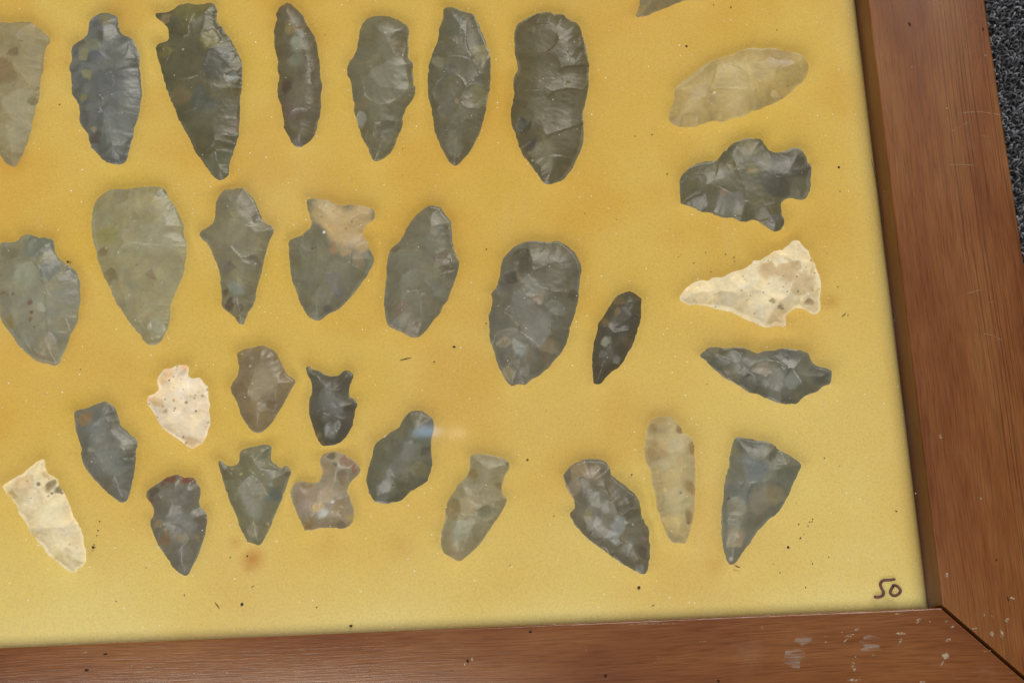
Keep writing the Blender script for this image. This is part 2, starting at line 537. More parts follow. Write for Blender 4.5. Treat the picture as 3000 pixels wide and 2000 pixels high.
for k, (x, y, rx, ry, rot, on) in enumerate([(12.61, 184.42, 0.43, 1.15, 0.15, 1), (36.06, 181.69, 0.38, 0.67, 0, 1), (-118.36, -1.84, 0.53, 0.43, 0, 0), (-136.42, -9.24, 0.53, 0.48, 0, 0), (-97.58, -14.96, 0.64, 0.53, 0, 0), (-65.78, -17.7, 0.48, 0.48, 0, 0), (-239.26, -2.99, 0.7, 0.32, 0, 0), (-244.43, -7.2, 0.89, 0.45, 0, 0), (17.33, 12.76, 0.3, 0.38, 0, 1), (19.15, 1.59, 0.26, 0.85, 0, 1)]):
    fleck('dark_pit', x, y, rx, ry, rot, rail_right if on else rail_front, M_DARK, 300 + k, 0.05, 0.06)
for k, (path, hw, on) in enumerate([([(19.22, 93.25), (22.1, 93.88), (25.42, 94.74)], 0.18, 1), ([(22.71, 80.48), (25.37, 79.67), (27.55, 78.22)], 0.16, 1), ([(25.39, 90.07), (27.24, 90.49)], 0.22, 1), ([(18.79, 135.5), (23.08, 135.32), (27.12, 134.88)], 0.16, 1), ([(24.07, 152.61), (31.17, 152.94), (37.61, 151.45)], 0.22, 1), ([(21.23, 146.55), (24.33, 148.21), (27.42, 149.64)], 0.16, 1), ([(30.08, 144.75), (34.12, 144.13)], 0.12, 1), ([(-90.1, -1.08), (-83.86, -1.02), (-76.82, -1.32)], 0.25, 0)]):
    par = rail_right if on else rail_front
    o = ribbon('scratch', path, hw, 0.07, M_SCRATCH, None, 0.02, 40 + k)
    o.parent = par
    o.matrix_parent_inverse = par.matrix_world.inverted()
for k, (x, y, rx, ry, rot, on) in enumerate([(-43.86, -12.34, 3.83, 3.4, 0, 0), (-40.72, -7.31, 3.4, 1.7, 0, 0), (-21.07, -8.14, 4.68, 1.53, 0, 0), (-21.48, -10.38, 4.25, 1.7, 0, 0)]):
    fleck('grey_scuff', x, y, rx, ry, rot, rail_front, M_SCUFF, 500 + k, 0.085, 0.0)

# ------------------------------------------------------------------ stones
Z_FOAM = -10.5
Z_EDGE = -12.45
STONES = [
('stone_point', 'pale olive tan tapering point with square base, beside the banded blue grey point', 'stone point', [(-285.46, 204.96), (-281.14, 204.56), (-278.03, 204.65), (-274.88, 204.29), (-273.22, 202.27), (-271.82, 201.56), (-270.62, 200.86), (-269.57, 199.31), (-268.34, 197.96), (-268.72, 196.04), (-269.56, 195.0), (-269.87, 193.3), (-270.28, 189.9), (-270.2, 186.49), (-270.57, 183.96), (-270.8, 180.58), (-270.84, 175.95), (-271.97, 173.28), (-272.02, 170.36), (-272.67, 168.09), (-272.9, 165.2), (-273.64, 163.16), (-273.81, 160.69), (-274.78, 158.88), (-275.12, 156.64), (-276.31, 154.02), (-277.54, 152.24), (-279.86, 153.15), (-281.46, 154.65), (-282.71, 156.55), (-287.64, 162.93), (-291.2, 171.39), (-294.13, 181.58), (-295.94, 191.85), (-297.18, 199.2), (-295.06, 202.56), (-293.27, 205.08)], (138, 128, 92), [(-276.04, 174.08, 6.56, (146, 142, 112)), (-278.55, 163.78, 6.17, (146, 140, 110)), (-282.0, 184.87, 5.4, (120, 102, 68)), (-279.71, 192.44, 2.32, (112, 96, 62)), (-272.66, 175.61, 1.93, (112, 104, 66))], 0, None, 2.3, 0.55, True),
('stone_point', 'blue grey point with curved pale bands and a short rounded stem', 'stone point', [(-250.97, 206.96), (-248.8, 206.44), (-247.01, 205.49), (-245.98, 204.14), (-246.1, 201.98), (-245.45, 200.0), (-244.43, 198.45), (-242.46, 197.71), (-241.06, 196.58), (-240.43, 195.26), (-239.8, 193.73), (-238.77, 191.54), (-238.29, 188.53), (-238.41, 185.98), (-238.01, 182.99), (-237.65, 180.01), (-237.16, 176.62), (-237.46, 173.69), (-237.58, 171.18), (-238.07, 168.28), (-238.77, 166.23), (-239.46, 163.77), (-239.59, 161.71), (-240.46, 159.27), (-240.94, 156.41), (-241.44, 154.17), (-242.7, 152.18), (-244.59, 152.06), (-247.26, 152.58), (-249.59, 153.91), (-251.18, 156.02), (-253.36, 158.17), (-254.22, 160.68), (-255.1, 163.61), (-256.89, 165.55), (-257.94, 167.88), (-257.86, 170.38), (-258.15, 172.9), (-259.22, 175.46), (-260.66, 177.62), (-260.77, 180.15), (-260.88, 182.69), (-260.98, 185.03), (-261.7, 186.55), (-261.5, 188.24), (-260.8, 189.92), (-261.32, 192.93), (-260.83, 195.06), (-258.94, 196.48), (-257.06, 197.91), (-256.14, 199.38), (-256.03, 201.32), (-255.92, 203.48), (-254.81, 205.17), (-253.1, 206.4)], (84, 83, 77), [(-253.79, 193.9, 4.25, (98, 96, 78)), (-250.25, 203.24, 3.47, (96, 90, 64)), (-258.12, 195.37, 2.32, (70, 66, 56)), (-251.62, 198.11, 1.93, (72, 68, 58)), (-256.78, 191.03, 3.09, (112, 106, 76)), (-254.92, 183.29, 2.32, (112, 106, 74)), (-256.14, 175.33, 1.54, (104, 98, 60)), (-247.06, 179.15, 6.18, (76, 75, 72)), (-252.15, 161.42, 3.09, (70, 62, 54)), (-252.26, 164.32, 1.35, (125, 112, 92)), (-245.02, 164.42, 5.79, (92, 92, 86))], 0, (-246.69, 168.65, 5.79, 0.13), 2.4, 0.42, True),
('stone_point', 'large dark olive point with one hooked ear and a side notch at its base', 'stone point', [(-233.76, 205.79), (-232.4, 206.17), (-229.27, 206.25), (-227.53, 207.49), (-225.8, 208.72), (-223.85, 209.16), (-219.91, 208.69), (-217.56, 208.81), (-215.41, 209.06), (-214.22, 208.44), (-213.21, 206.65), (-213.0, 205.12), (-213.24, 202.95), (-212.35, 200.75), (-210.96, 199.39), (-209.95, 197.18), (-208.57, 195.4), (-207.37, 192.77), (-206.18, 190.57), (-205.18, 187.96), (-204.69, 185.38), (-204.54, 182.4), (-204.63, 179.44), (-204.86, 176.07), (-205.22, 173.14), (-205.18, 169.79), (-205.07, 166.45), (-205.31, 163.55), (-205.47, 160.65), (-206.2, 157.79), (-206.94, 155.77), (-207.67, 152.92), (-208.4, 150.91), (-208.56, 148.88), (-208.73, 146.85), (-210.03, 145.48), (-211.54, 145.14), (-213.26, 146.23), (-214.81, 148.33), (-216.55, 150.85), (-217.92, 152.95), (-219.68, 155.49), (-220.67, 157.59), (-221.67, 160.1), (-223.25, 162.65), (-224.45, 165.19), (-225.85, 167.75), (-226.68, 170.71), (-228.09, 173.7), (-229.13, 176.69), (-229.96, 179.25), (-230.61, 181.82), (-231.44, 184.4), (-232.09, 186.98), (-232.73, 189.14), (-233.17, 191.3), (-233.61, 193.03), (-233.06, 194.3), (-231.72, 194.88), (-229.98, 195.45), (-229.22, 196.07), (-229.54, 198.02), (-229.5, 199.75), (-230.72, 201.53), (-231.92, 202.67), (-233.31, 203.6), (-233.85, 204.71)], (74, 68, 44), [(-221.04, 205.9, 7.72, (88, 80, 44)), (-214.97, 193.95, 4.63, (98, 88, 44)), (-230.77, 203.7, 2.7, (104, 88, 60)), (-212.13, 185.7, 6.95, (62, 60, 48)), (-217.3, 171.56, 6.18, (66, 66, 54)), (-225.41, 174.0, 4.25, (88, 76, 50)), (-230.46, 191.18, 3.09, (90, 80, 44)), (-212.38, 150.67, 5.79, (82, 80, 58)), (-206.46, 163.59, 2.32, (88, 74, 58)), (-208.2, 181.28, 2.32, (92, 92, 82))], 0, None, 2.4, 0.42, True),
('stone_knife', 'narrow brown leaf-shaped blade with a pale grey oval patch', 'stone knife', [(-189.89, 208.15), (-188.51, 207.56), (-187.14, 206.19), (-186.16, 205.06), (-184.98, 203.92), (-184.01, 201.7), (-183.04, 199.27), (-181.87, 197.06), (-180.71, 195.07), (-180.33, 193.33), (-179.75, 190.72), (-179.38, 187.71), (-179.01, 184.71), (-178.83, 181.72), (-178.65, 179.17), (-178.2, 176.62), (-178.79, 174.11), (-178.69, 171.17), (-178.78, 168.24), (-179.29, 165.34), (-179.88, 163.29), (-180.27, 161.23), (-180.85, 159.19), (-182.0, 157.58), (-183.91, 156.02), (-185.43, 155.18), (-187.34, 155.55), (-188.29, 156.62), (-189.05, 158.3), (-190.01, 160.41), (-191.16, 162.53), (-190.97, 164.59), (-191.55, 167.54), (-191.95, 170.48), (-192.72, 173.03), (-193.11, 175.57), (-192.93, 178.09), (-192.55, 180.61), (-193.14, 184.04), (-192.96, 186.16), (-193.55, 188.74), (-194.14, 191.77), (-194.35, 194.79), (-194.55, 197.39), (-194.17, 199.53), (-193.59, 201.68), (-193.8, 203.86), (-193.02, 205.57), (-191.65, 207.04)], (82, 73, 52), [(-188.51, 197.99, 3.09, (104, 90, 56)), (-186.56, 191.02, 2.9, (112, 112, 94)), (-186.17, 185.87, 3.47, (96, 94, 74)), (-189.65, 176.68, 2.9, (62, 46, 32)), (-187.72, 168.21, 4.25, (90, 76, 64)), (-181.96, 170.05, 3.09, (80, 72, 48)), (-185.81, 156.92, 1.93, (100, 94, 86))], 0, None, 2.4, 0.42, False),
('stone_point', 'grey olive point with broad square stem and a chipped right shoulder', 'stone point', [(-163.39, 200.82), (-162.01, 201.41), (-159.65, 201.75), (-157.31, 201.64), (-154.97, 200.89), (-153.03, 200.16), (-151.68, 199.01), (-150.34, 197.87), (-149.5, 196.76), (-149.25, 194.15), (-149.5, 191.58), (-149.36, 189.0), (-149.43, 186.0), (-148.68, 184.9), (-147.93, 183.81), (-148.18, 181.26), (-148.04, 178.71), (-148.18, 176.18), (-147.63, 174.89), (-147.8, 172.79), (-148.61, 170.73), (-149.8, 169.1), (-150.99, 167.69), (-151.49, 165.83), (-152.21, 164.19), (-152.07, 162.11), (-152.68, 160.06), (-153.68, 158.03), (-154.49, 155.59), (-155.88, 152.77), (-157.43, 151.2), (-159.35, 150.05), (-161.45, 149.32), (-162.39, 150.18), (-163.12, 152.26), (-164.22, 155.18), (-165.33, 157.29), (-166.25, 159.81), (-166.8, 162.32), (-167.53, 165.26), (-168.07, 167.79), (-168.04, 170.72), (-168.59, 173.26), (-168.94, 176.22), (-169.3, 178.77), (-170.25, 180.51), (-170.1, 183.05), (-169.61, 185.37), (-168.05, 186.8), (-167.25, 188.91), (-166.63, 191.45), (-166.21, 194.02), (-165.98, 196.6), (-165.18, 198.51), (-164.18, 199.77)], (92, 85, 62), [(-152.86, 189.15, 4.63, (84, 74, 46)), (-155.76, 179.47, 5.79, (104, 99, 80)), (-165.24, 164.33, 2.7, (122, 120, 104)), (-158.43, 159.48, 3.86, (80, 74, 56)), (-164.8, 197.84, 1.54, (106, 94, 52)), (-148.76, 181.29, 1.93, (86, 76, 46))], 0, None, 2.4, 0.42, True),
('stone_knife', 'long leaf-shaped grey olive blade with narrow flat top and pointed lower end', 'stone knife', [(-137.66, 203.63), (-135.68, 203.99), (-133.34, 203.54), (-131.41, 202.49), (-129.48, 201.76), (-127.55, 200.8), (-127.01, 199.26), (-125.91, 197.26), (-125.22, 194.85), (-124.32, 192.65), (-123.65, 189.61), (-122.96, 187.44), (-122.66, 184.86), (-122.58, 181.87), (-122.89, 178.91), (-123.0, 175.95), (-123.31, 173.01), (-123.98, 170.51), (-124.46, 168.02), (-125.14, 165.12), (-126.03, 161.82), (-126.68, 159.78), (-127.53, 157.33), (-128.76, 154.9), (-130.18, 152.5), (-131.58, 150.5), (-133.16, 148.93), (-134.54, 147.35), (-135.88, 146.8), (-137.18, 147.88), (-138.26, 149.76), (-139.35, 151.65), (-140.24, 153.75), (-141.12, 156.26), (-142.0, 159.19), (-142.3, 162.1), (-142.61, 165.03), (-142.91, 167.97), (-143.62, 170.51), (-143.91, 173.89), (-143.83, 177.26), (-143.56, 180.22), (-143.29, 183.18), (-142.45, 185.7), (-142.0, 187.82), (-140.78, 189.92), (-140.12, 192.47), (-139.86, 195.05), (-139.2, 197.61), (-138.16, 199.74), (-138.1, 201.91)], (84, 77, 56), [(-126.14, 185.43, 4.25, (106, 96, 64)), (-127.09, 169.81, 4.63, (100, 92, 62)), (-133.18, 196.06, 5.4, (80, 76, 60)), (-139.41, 183.02, 3.47, (102, 96, 74)), (-136.38, 180.76, 3.09, (70, 68, 52)), (-137.56, 166.9, 4.25, (82, 76, 62)), (-134.06, 168.43, 1.16, (116, 96, 74)), (-135.67, 153.55, 4.25, (94, 88, 68))], 0, None, 2.4, 0.42, True),
('stone_knife', 'tall dark brown blade with rounded top and straight parallel sides', 'stone knife', [(-113.47, 196.62), (-111.8, 197.67), (-109.71, 198.94), (-107.63, 199.97), (-105.16, 200.55), (-102.71, 200.67), (-100.72, 199.77), (-97.88, 199.65), (-96.74, 198.15), (-95.16, 197.19), (-93.58, 196.44), (-92.65, 194.83), (-92.17, 192.57), (-91.49, 190.3), (-91.13, 188.06), (-90.96, 185.38), (-90.5, 182.7), (-90.36, 179.6), (-90.71, 176.98), (-90.8, 173.91), (-91.38, 170.87), (-92.15, 167.86), (-92.92, 164.85), (-93.46, 162.28), (-93.41, 159.69), (-93.35, 157.1), (-93.52, 154.11), (-94.28, 151.15), (-95.41, 148.65), (-96.73, 146.16), (-98.04, 143.67), (-99.72, 141.64), (-101.77, 140.04), (-104.56, 139.23), (-106.13, 139.17), (-107.67, 139.87), (-108.57, 141.59), (-109.67, 143.32), (-110.94, 145.49), (-112.42, 147.67), (-113.9, 149.86), (-114.78, 152.45), (-115.46, 155.05), (-115.94, 157.64), (-116.84, 159.83), (-117.23, 162.86), (-116.98, 165.88), (-116.28, 168.45), (-115.69, 171.04), (-116.0, 174.99), (-115.27, 178.03), (-114.19, 179.74), (-114.28, 182.39), (-114.79, 184.63), (-114.86, 187.74), (-114.73, 190.85), (-114.59, 193.98)], (76, 67, 42), [(-106.04, 149.1, 5.56, (98, 91, 66)), (-106.54, 163.27, 5.16, (84, 76, 54)), (-112.72, 158.79, 2.78, (56, 51, 40)), (-111.01, 152.72, 2.38, (60, 54, 44)), (-101.94, 175.7, 2.78, (92, 84, 64)), (-98.03, 173.78, 1.98, (84, 76, 48)), (-99.22, 143.72, 2.38, (84, 70, 50))], 0, None, 2.4, 0.42, True),
('stone_point', 'pale tan stone fragment with a sharp corner, above the tan oval blade', 'stone point', [(-74.1, 197.83), (-73.27, 197.15), (-70.64, 197.52), (-67.64, 198.84), (-63.75, 200.29), (-59.85, 201.9), (-56.28, 202.82), (-49.86, 202.93), (-46.63, 206.69), (-49.08, 212.68), (-57.56, 216.99), (-66.44, 216.05), (-70.64, 210.33), (-72.1, 203.88), (-72.73, 201.0), (-73.75, 198.78)], (134, 122, 84), [(-71.99, 199.03, 2.33, (146, 128, 80))], 0, None, 2.4, 0.42, False),
('stone_knife', 'translucent tan oval blade lying on its side, without notches', 'stone knife', [(-64.92, 164.28), (-63.67, 165.77), (-63.2, 168.24), (-63.21, 170.11), (-62.05, 172.25), (-59.62, 174.02), (-57.22, 175.49), (-54.76, 177.58), (-52.63, 179.07), (-49.92, 180.53), (-46.96, 181.51), (-43.42, 182.46), (-40.12, 183.91), (-36.3, 184.7), (-32.86, 184.39), (-28.53, 184.36), (-26.32, 183.32), (-23.19, 182.87), (-20.66, 182.12), (-19.1, 180.47), (-18.28, 178.54), (-18.04, 176.64), (-18.65, 174.78), (-19.84, 172.95), (-20.85, 171.42), (-22.69, 170.25), (-24.9, 168.16), (-25.87, 166.96), (-28.29, 165.5), (-30.68, 164.36), (-33.36, 163.24), (-36.02, 162.11), (-38.05, 161.74), (-39.57, 160.72), (-42.23, 159.6), (-44.51, 159.54), (-46.84, 158.87), (-48.33, 158.01), (-49.68, 158.84), (-51.37, 159.07), (-53.15, 158.22), (-55.46, 157.7), (-57.5, 157.02), (-59.78, 156.97), (-62.03, 157.21), (-64.23, 158.08), (-65.54, 159.67), (-65.52, 161.83)], (146, 122, 70), [(-42.41, 170.78, 7.93, (158, 136, 84)), (-44.57, 162.17, 5.67, (164, 140, 92)), (-58.88, 161.24, 5.67, (158, 134, 84)), (-28.69, 179.62, 5.67, (138, 112, 66)), (-50.34, 168.31, 0.62, (196, 172, 122)), (-30.43, 167.15, 1.7, (166, 142, 94)), (-25.79, 170.2, 0.34, (58, 50, 36))], 0, None, 2.0, 0.5, False),
('arrowhead', 'dark grey broad arrowhead lying sideways with two deep corner notches', 'arrowhead', [(-64.0, 135.62), (-63.8, 138.31), (-63.0, 140.53), (-60.94, 142.7), (-58.28, 144.4), (-55.68, 145.2), (-53.13, 145.32), (-51.0, 145.46), (-50.03, 147.01), (-47.75, 148.96), (-45.46, 150.92), (-42.38, 152.17), (-40.21, 152.67), (-37.69, 152.29), (-36.03, 151.89), (-35.11, 150.25), (-33.82, 148.14), (-31.79, 147.14), (-29.22, 147.49), (-27.02, 148.31), (-25.06, 148.82), (-22.86, 147.44), (-21.98, 145.58), (-21.77, 143.53), (-20.64, 142.12), (-20.93, 139.19), (-21.53, 137.41), (-21.34, 135.15), (-22.19, 132.94), (-23.67, 130.76), (-25.0, 130.01), (-27.01, 130.9), (-29.1, 131.08), (-31.05, 130.4), (-31.91, 128.88), (-31.87, 126.2), (-31.24, 123.96), (-31.66, 121.76), (-33.07, 120.05), (-35.17, 119.92), (-37.11, 121.55), (-39.05, 123.18), (-40.22, 124.12), (-41.88, 124.19), (-44.03, 123.53), (-45.67, 123.91), (-47.65, 125.1), (-50.15, 125.21), (-53.0, 126.22), (-54.59, 127.17), (-57.49, 127.52), (-59.49, 128.72), (-60.89, 129.67), (-63.95, 130.69), (-63.99, 132.93)], (80, 74, 52), [(-26.94, 140.35, 7.59, (62, 57, 45)), (-34.92, 136.18, 5.9, (66, 62, 52)), (-40.9, 149.58, 4.21, (96, 87, 56)), (-40.0, 140.68, 1.9, (112, 98, 62)), (-49.86, 128.75, 5.48, (98, 94, 82)), (-57.23, 130.85, 2.95, (98, 94, 82)), (-50.7, 133.7, 1.69, (112, 94, 74)), (-46.98, 143.01, 2.53, (94, 84, 56)), (-34.78, 124.11, 2.53, (80, 74, 62))], 0, None, 2.4, 0.42, True),
('arrowhead', 'cream and tan arrowhead lying sideways, speckled, with long tip and broken notched base', 'arrowhead', [(-67.12, 99.3), (-65.75, 101.17), (-63.96, 103.04), (-61.81, 104.24), (-59.27, 105.0), (-57.23, 104.69), (-55.5, 105.7), (-53.03, 105.6), (-50.9, 106.37), (-48.73, 107.58), (-46.22, 107.91), (-44.04, 109.12), (-42.73, 109.94), (-42.61, 111.24), (-40.59, 110.72), (-37.97, 112.14), (-35.35, 113.56), (-32.8, 114.1), (-30.59, 115.55), (-29.2, 117.02), (-27.33, 116.94), (-26.07, 114.91), (-24.75, 113.54), (-24.14, 111.33), (-23.29, 109.55), (-22.52, 106.9), (-21.91, 104.71), (-21.56, 102.1), (-22.03, 99.53), (-22.45, 97.4), (-22.47, 95.25), (-22.79, 93.34), (-25.06, 91.94), (-26.98, 93.3), (-28.91, 94.46), (-30.98, 94.33), (-32.74, 93.12), (-33.9, 91.68), (-33.64, 90.18), (-34.22, 88.29), (-36.84, 88.7), (-40.15, 88.33), (-42.15, 88.84), (-44.07, 90.19), (-46.46, 90.93), (-48.39, 92.29), (-51.13, 93.9), (-53.93, 94.66), (-57.14, 95.66), (-60.34, 96.65), (-64.03, 96.8), (-66.4, 97.98)], (222, 210, 176), [(-38.39, 107.58, 4.1, (186, 162, 118)), (-32.78, 105.6, 4.51, (188, 164, 122)), (-26.9, 102.32, 4.92, (196, 174, 134)), (-36.69, 90.31, 4.51, (208, 186, 146)), (-37.73, 96.76, 1.23, (150, 136, 104)), (-35.48, 94.52, 0.98, (150, 136, 104)), (-26.31, 95.84, 1.48, (160, 138, 100)), (-24.07, 110.02, 0.66, (150, 130, 95)), (-29.66, 99.42, 0.45, (60, 32, 20)), (-57.63, 99.75, 4.92, (232, 216, 176)), (-46.45, 105.23, 0.25, (70, 55, 38)), (-45.86, 103.99, 0.25, (70, 55, 38)), (-45.38, 103.28, 0.25, (70, 55, 38)), (-47.43, 100.18, 0.29, (70, 45, 30)), (-38.62, 102.39, 0.25, (80, 60, 40)), (-34.04, 100.99, 0.25, (80, 60, 40)), (-33.25, 101.99, 0.25, (80, 60, 40)), (-43.65, 93.16, 0.25, (80, 60, 40)), (-44.48, 98.59, 0.2, (80, 60, 40)), (-40.46, 99.36, 0.25, (80, 60, 40)), (-33.71, 104.52, 0.25, (80, 60, 40)), (-36.85, 103.61, 0.25, (80, 60, 40))], 1, None, 3.2, 0.6, True),
('stone_point', 'broad pale grey point with brown dirt spots and greenish grey top', 'stone point', [(-280.98, 126.26), (-279.86, 127.25), (-277.47, 126.73), (-275.53, 127.28), (-274.42, 128.7), (-272.89, 129.47), (-270.5, 128.95), (-268.88, 128.04), (-266.91, 128.17), (-264.91, 127.45), (-263.67, 126.36), (-263.58, 124.27), (-262.69, 122.15), (-261.44, 120.43), (-259.81, 119.12), (-258.2, 118.01), (-256.57, 116.7), (-255.52, 114.8), (-254.83, 112.3), (-254.51, 109.42), (-254.38, 106.14), (-254.83, 102.91), (-254.9, 100.07), (-255.77, 97.68), (-257.04, 95.72), (-257.71, 93.34), (-258.55, 90.57), (-259.62, 88.62), (-260.28, 86.26), (-261.77, 85.33), (-263.73, 86.2), (-266.06, 86.7), (-268.04, 87.78), (-270.45, 89.88), (-272.87, 91.98), (-274.96, 94.87), (-277.05, 97.78), (-278.71, 99.87), (-279.58, 101.53), (-280.15, 104.8), (-280.97, 108.91), (-281.4, 113.02), (-281.44, 117.14), (-281.29, 121.28), (-281.31, 123.77)], (110, 104, 82), [(-269.09, 124.5, 6.68, (88, 89, 76)), (-263.68, 118.04, 4.32, (86, 86, 78)), (-258.45, 114.93, 3.15, (98, 94, 82)), (-271.36, 115.07, 5.5, (118, 116, 94)), (-277.69, 123.62, 3.54, (96, 90, 68)), (-258.95, 108.38, 4.32, (112, 108, 94)), (-266.14, 104.2, 1.77, (132, 128, 110)), (-270.12, 106.0, 1.02, (86, 62, 38)), (-269.18, 102.91, 0.86, (84, 58, 36)), (-275.34, 109.08, 0.63, (88, 64, 34)), (-269.46, 100.69, 0.94, (96, 72, 50)), (-268.17, 98.09, 0.35, (84, 60, 38)), (-265.48, 90.46, 5.11, (116, 104, 80)), (-277.16, 99.8, 2.75, (112, 98, 58)), (-278.87, 109.64, 1.02, (100, 78, 44))], 0, None, 2.4, 0.42, True),
('stone_knife', 'large olive grey teardrop blade with flat top and fine dark cracks', 'stone knife', [(-247.16, 143.39), (-244.58, 143.62), (-241.39, 143.49), (-238.21, 143.87), (-234.63, 144.05), (-231.04, 143.99), (-229.43, 143.28), (-228.2, 141.73), (-227.35, 139.56), (-225.71, 137.37), (-224.46, 134.78), (-223.42, 132.62), (-222.38, 130.05), (-222.73, 127.96), (-221.89, 125.41), (-221.44, 122.89), (-221.38, 119.97), (-221.92, 117.5), (-222.06, 115.03), (-222.79, 112.59), (-223.9, 109.76), (-224.64, 107.74), (-225.56, 105.73), (-226.28, 103.32), (-226.22, 100.47), (-226.35, 98.05), (-226.89, 96.05), (-227.8, 94.08), (-228.9, 91.71), (-230.81, 90.79), (-232.73, 90.67), (-234.12, 91.94), (-235.53, 94.0), (-237.54, 96.51), (-239.15, 98.59), (-240.38, 100.67), (-242.02, 103.18), (-243.65, 105.28), (-244.92, 108.19), (-245.98, 110.7), (-247.46, 113.64), (-248.74, 116.58), (-249.62, 119.1), (-250.33, 122.45), (-251.23, 125.41), (-251.96, 128.79), (-252.29, 132.16), (-252.22, 135.54), (-251.72, 138.06), (-250.81, 140.14), (-249.28, 141.78)], (122, 112, 80), [(-243.31, 141.52, 3.15, (108, 98, 70)), (-245.56, 126.42, 4.72, (122, 114, 68)), (-245.87, 113.16, 3.15, (108, 94, 60)), (-231.75, 125.83, 7.86, (128, 118, 92)), (-229.79, 141.8, 1.77, (98, 90, 66)), (-248.53, 121.54, 1.97, (110, 94, 62)), (-230.17, 95.79, 3.15, (134, 128, 102)), (-232.2, 113.4, 1.97, (108, 92, 64)), (-236.88, 116.98, 0.31, (84, 66, 30)), (-235.53, 106.98, 0.24, (90, 74, 44)), (-235.39, 104.93, 0.24, (88, 72, 42)), (-235.29, 102.89, 0.24, (88, 72, 42)), (-235.13, 101.26, 0.24, (88, 72, 42)), (-240.35, 135.96, 0.28, (96, 80, 40)), (-241.92, 135.52, 0.28, (96, 80, 40)), (-231.72, 110.09, 0.31, (90, 72, 46)), (-238.1, 127.36, 3.54, (128, 116, 86))], 0, None, 2.4, 0.42, True),
('arrowhead', 'grey arrowhead with long rounded stem, two spiky shoulders and brown tip', 'arrowhead', [(-209.56, 142.1), (-207.79, 141.85), (-206.18, 142.13), (-203.94, 142.37), (-202.64, 141.29), (-201.34, 139.51), (-200.04, 137.57), (-199.22, 135.65), (-198.41, 133.57), (-197.44, 131.14), (-196.15, 129.73), (-194.55, 128.98), (-193.75, 127.42), (-194.38, 125.58), (-195.32, 123.6), (-195.95, 121.27), (-196.57, 118.61), (-197.19, 116.3), (-197.49, 113.97), (-198.27, 111.68), (-198.88, 109.71), (-199.34, 107.42), (-199.48, 105.11), (-200.25, 103.17), (-201.02, 101.56), (-201.95, 99.96), (-202.71, 98.03), (-203.48, 96.27), (-204.73, 96.33), (-205.68, 97.83), (-206.33, 99.17), (-208.22, 100.56), (-209.81, 101.94), (-210.61, 103.28), (-210.32, 105.25), (-210.52, 107.89), (-210.87, 110.22), (-210.91, 112.88), (-211.58, 115.57), (-212.39, 117.28), (-213.22, 119.32), (-214.05, 121.7), (-215.19, 123.77), (-216.81, 125.19), (-217.96, 127.1), (-216.87, 128.57), (-214.97, 129.51), (-213.55, 130.47), (-212.94, 132.48), (-212.82, 134.86), (-212.7, 137.25), (-212.09, 139.28), (-210.99, 140.95)], (100, 92, 68), [(-206.65, 126.78, 5.12, (108, 100, 74)), (-202.6, 136.82, 3.52, (88, 78, 54)), (-199.99, 131.25, 3.2, (88, 78, 58)), (-204.85, 107.65, 3.52, (106, 106, 92)), (-200.52, 117.44, 2.56, (84, 74, 58)), (-207.62, 102.5, 2.24, (70, 58, 44)), (-206.07, 104.08, 0.9, (118, 104, 86)), (-204.47, 101.05, 1.6, (80, 68, 56)), (-204.12, 97.44, 1.28, (112, 108, 88)), (-208.1, 115.43, 2.88, (88, 80, 64)), (-209.25, 107.18, 1.28, (76, 66, 48))], 0, None, 2.4, 0.42, True),
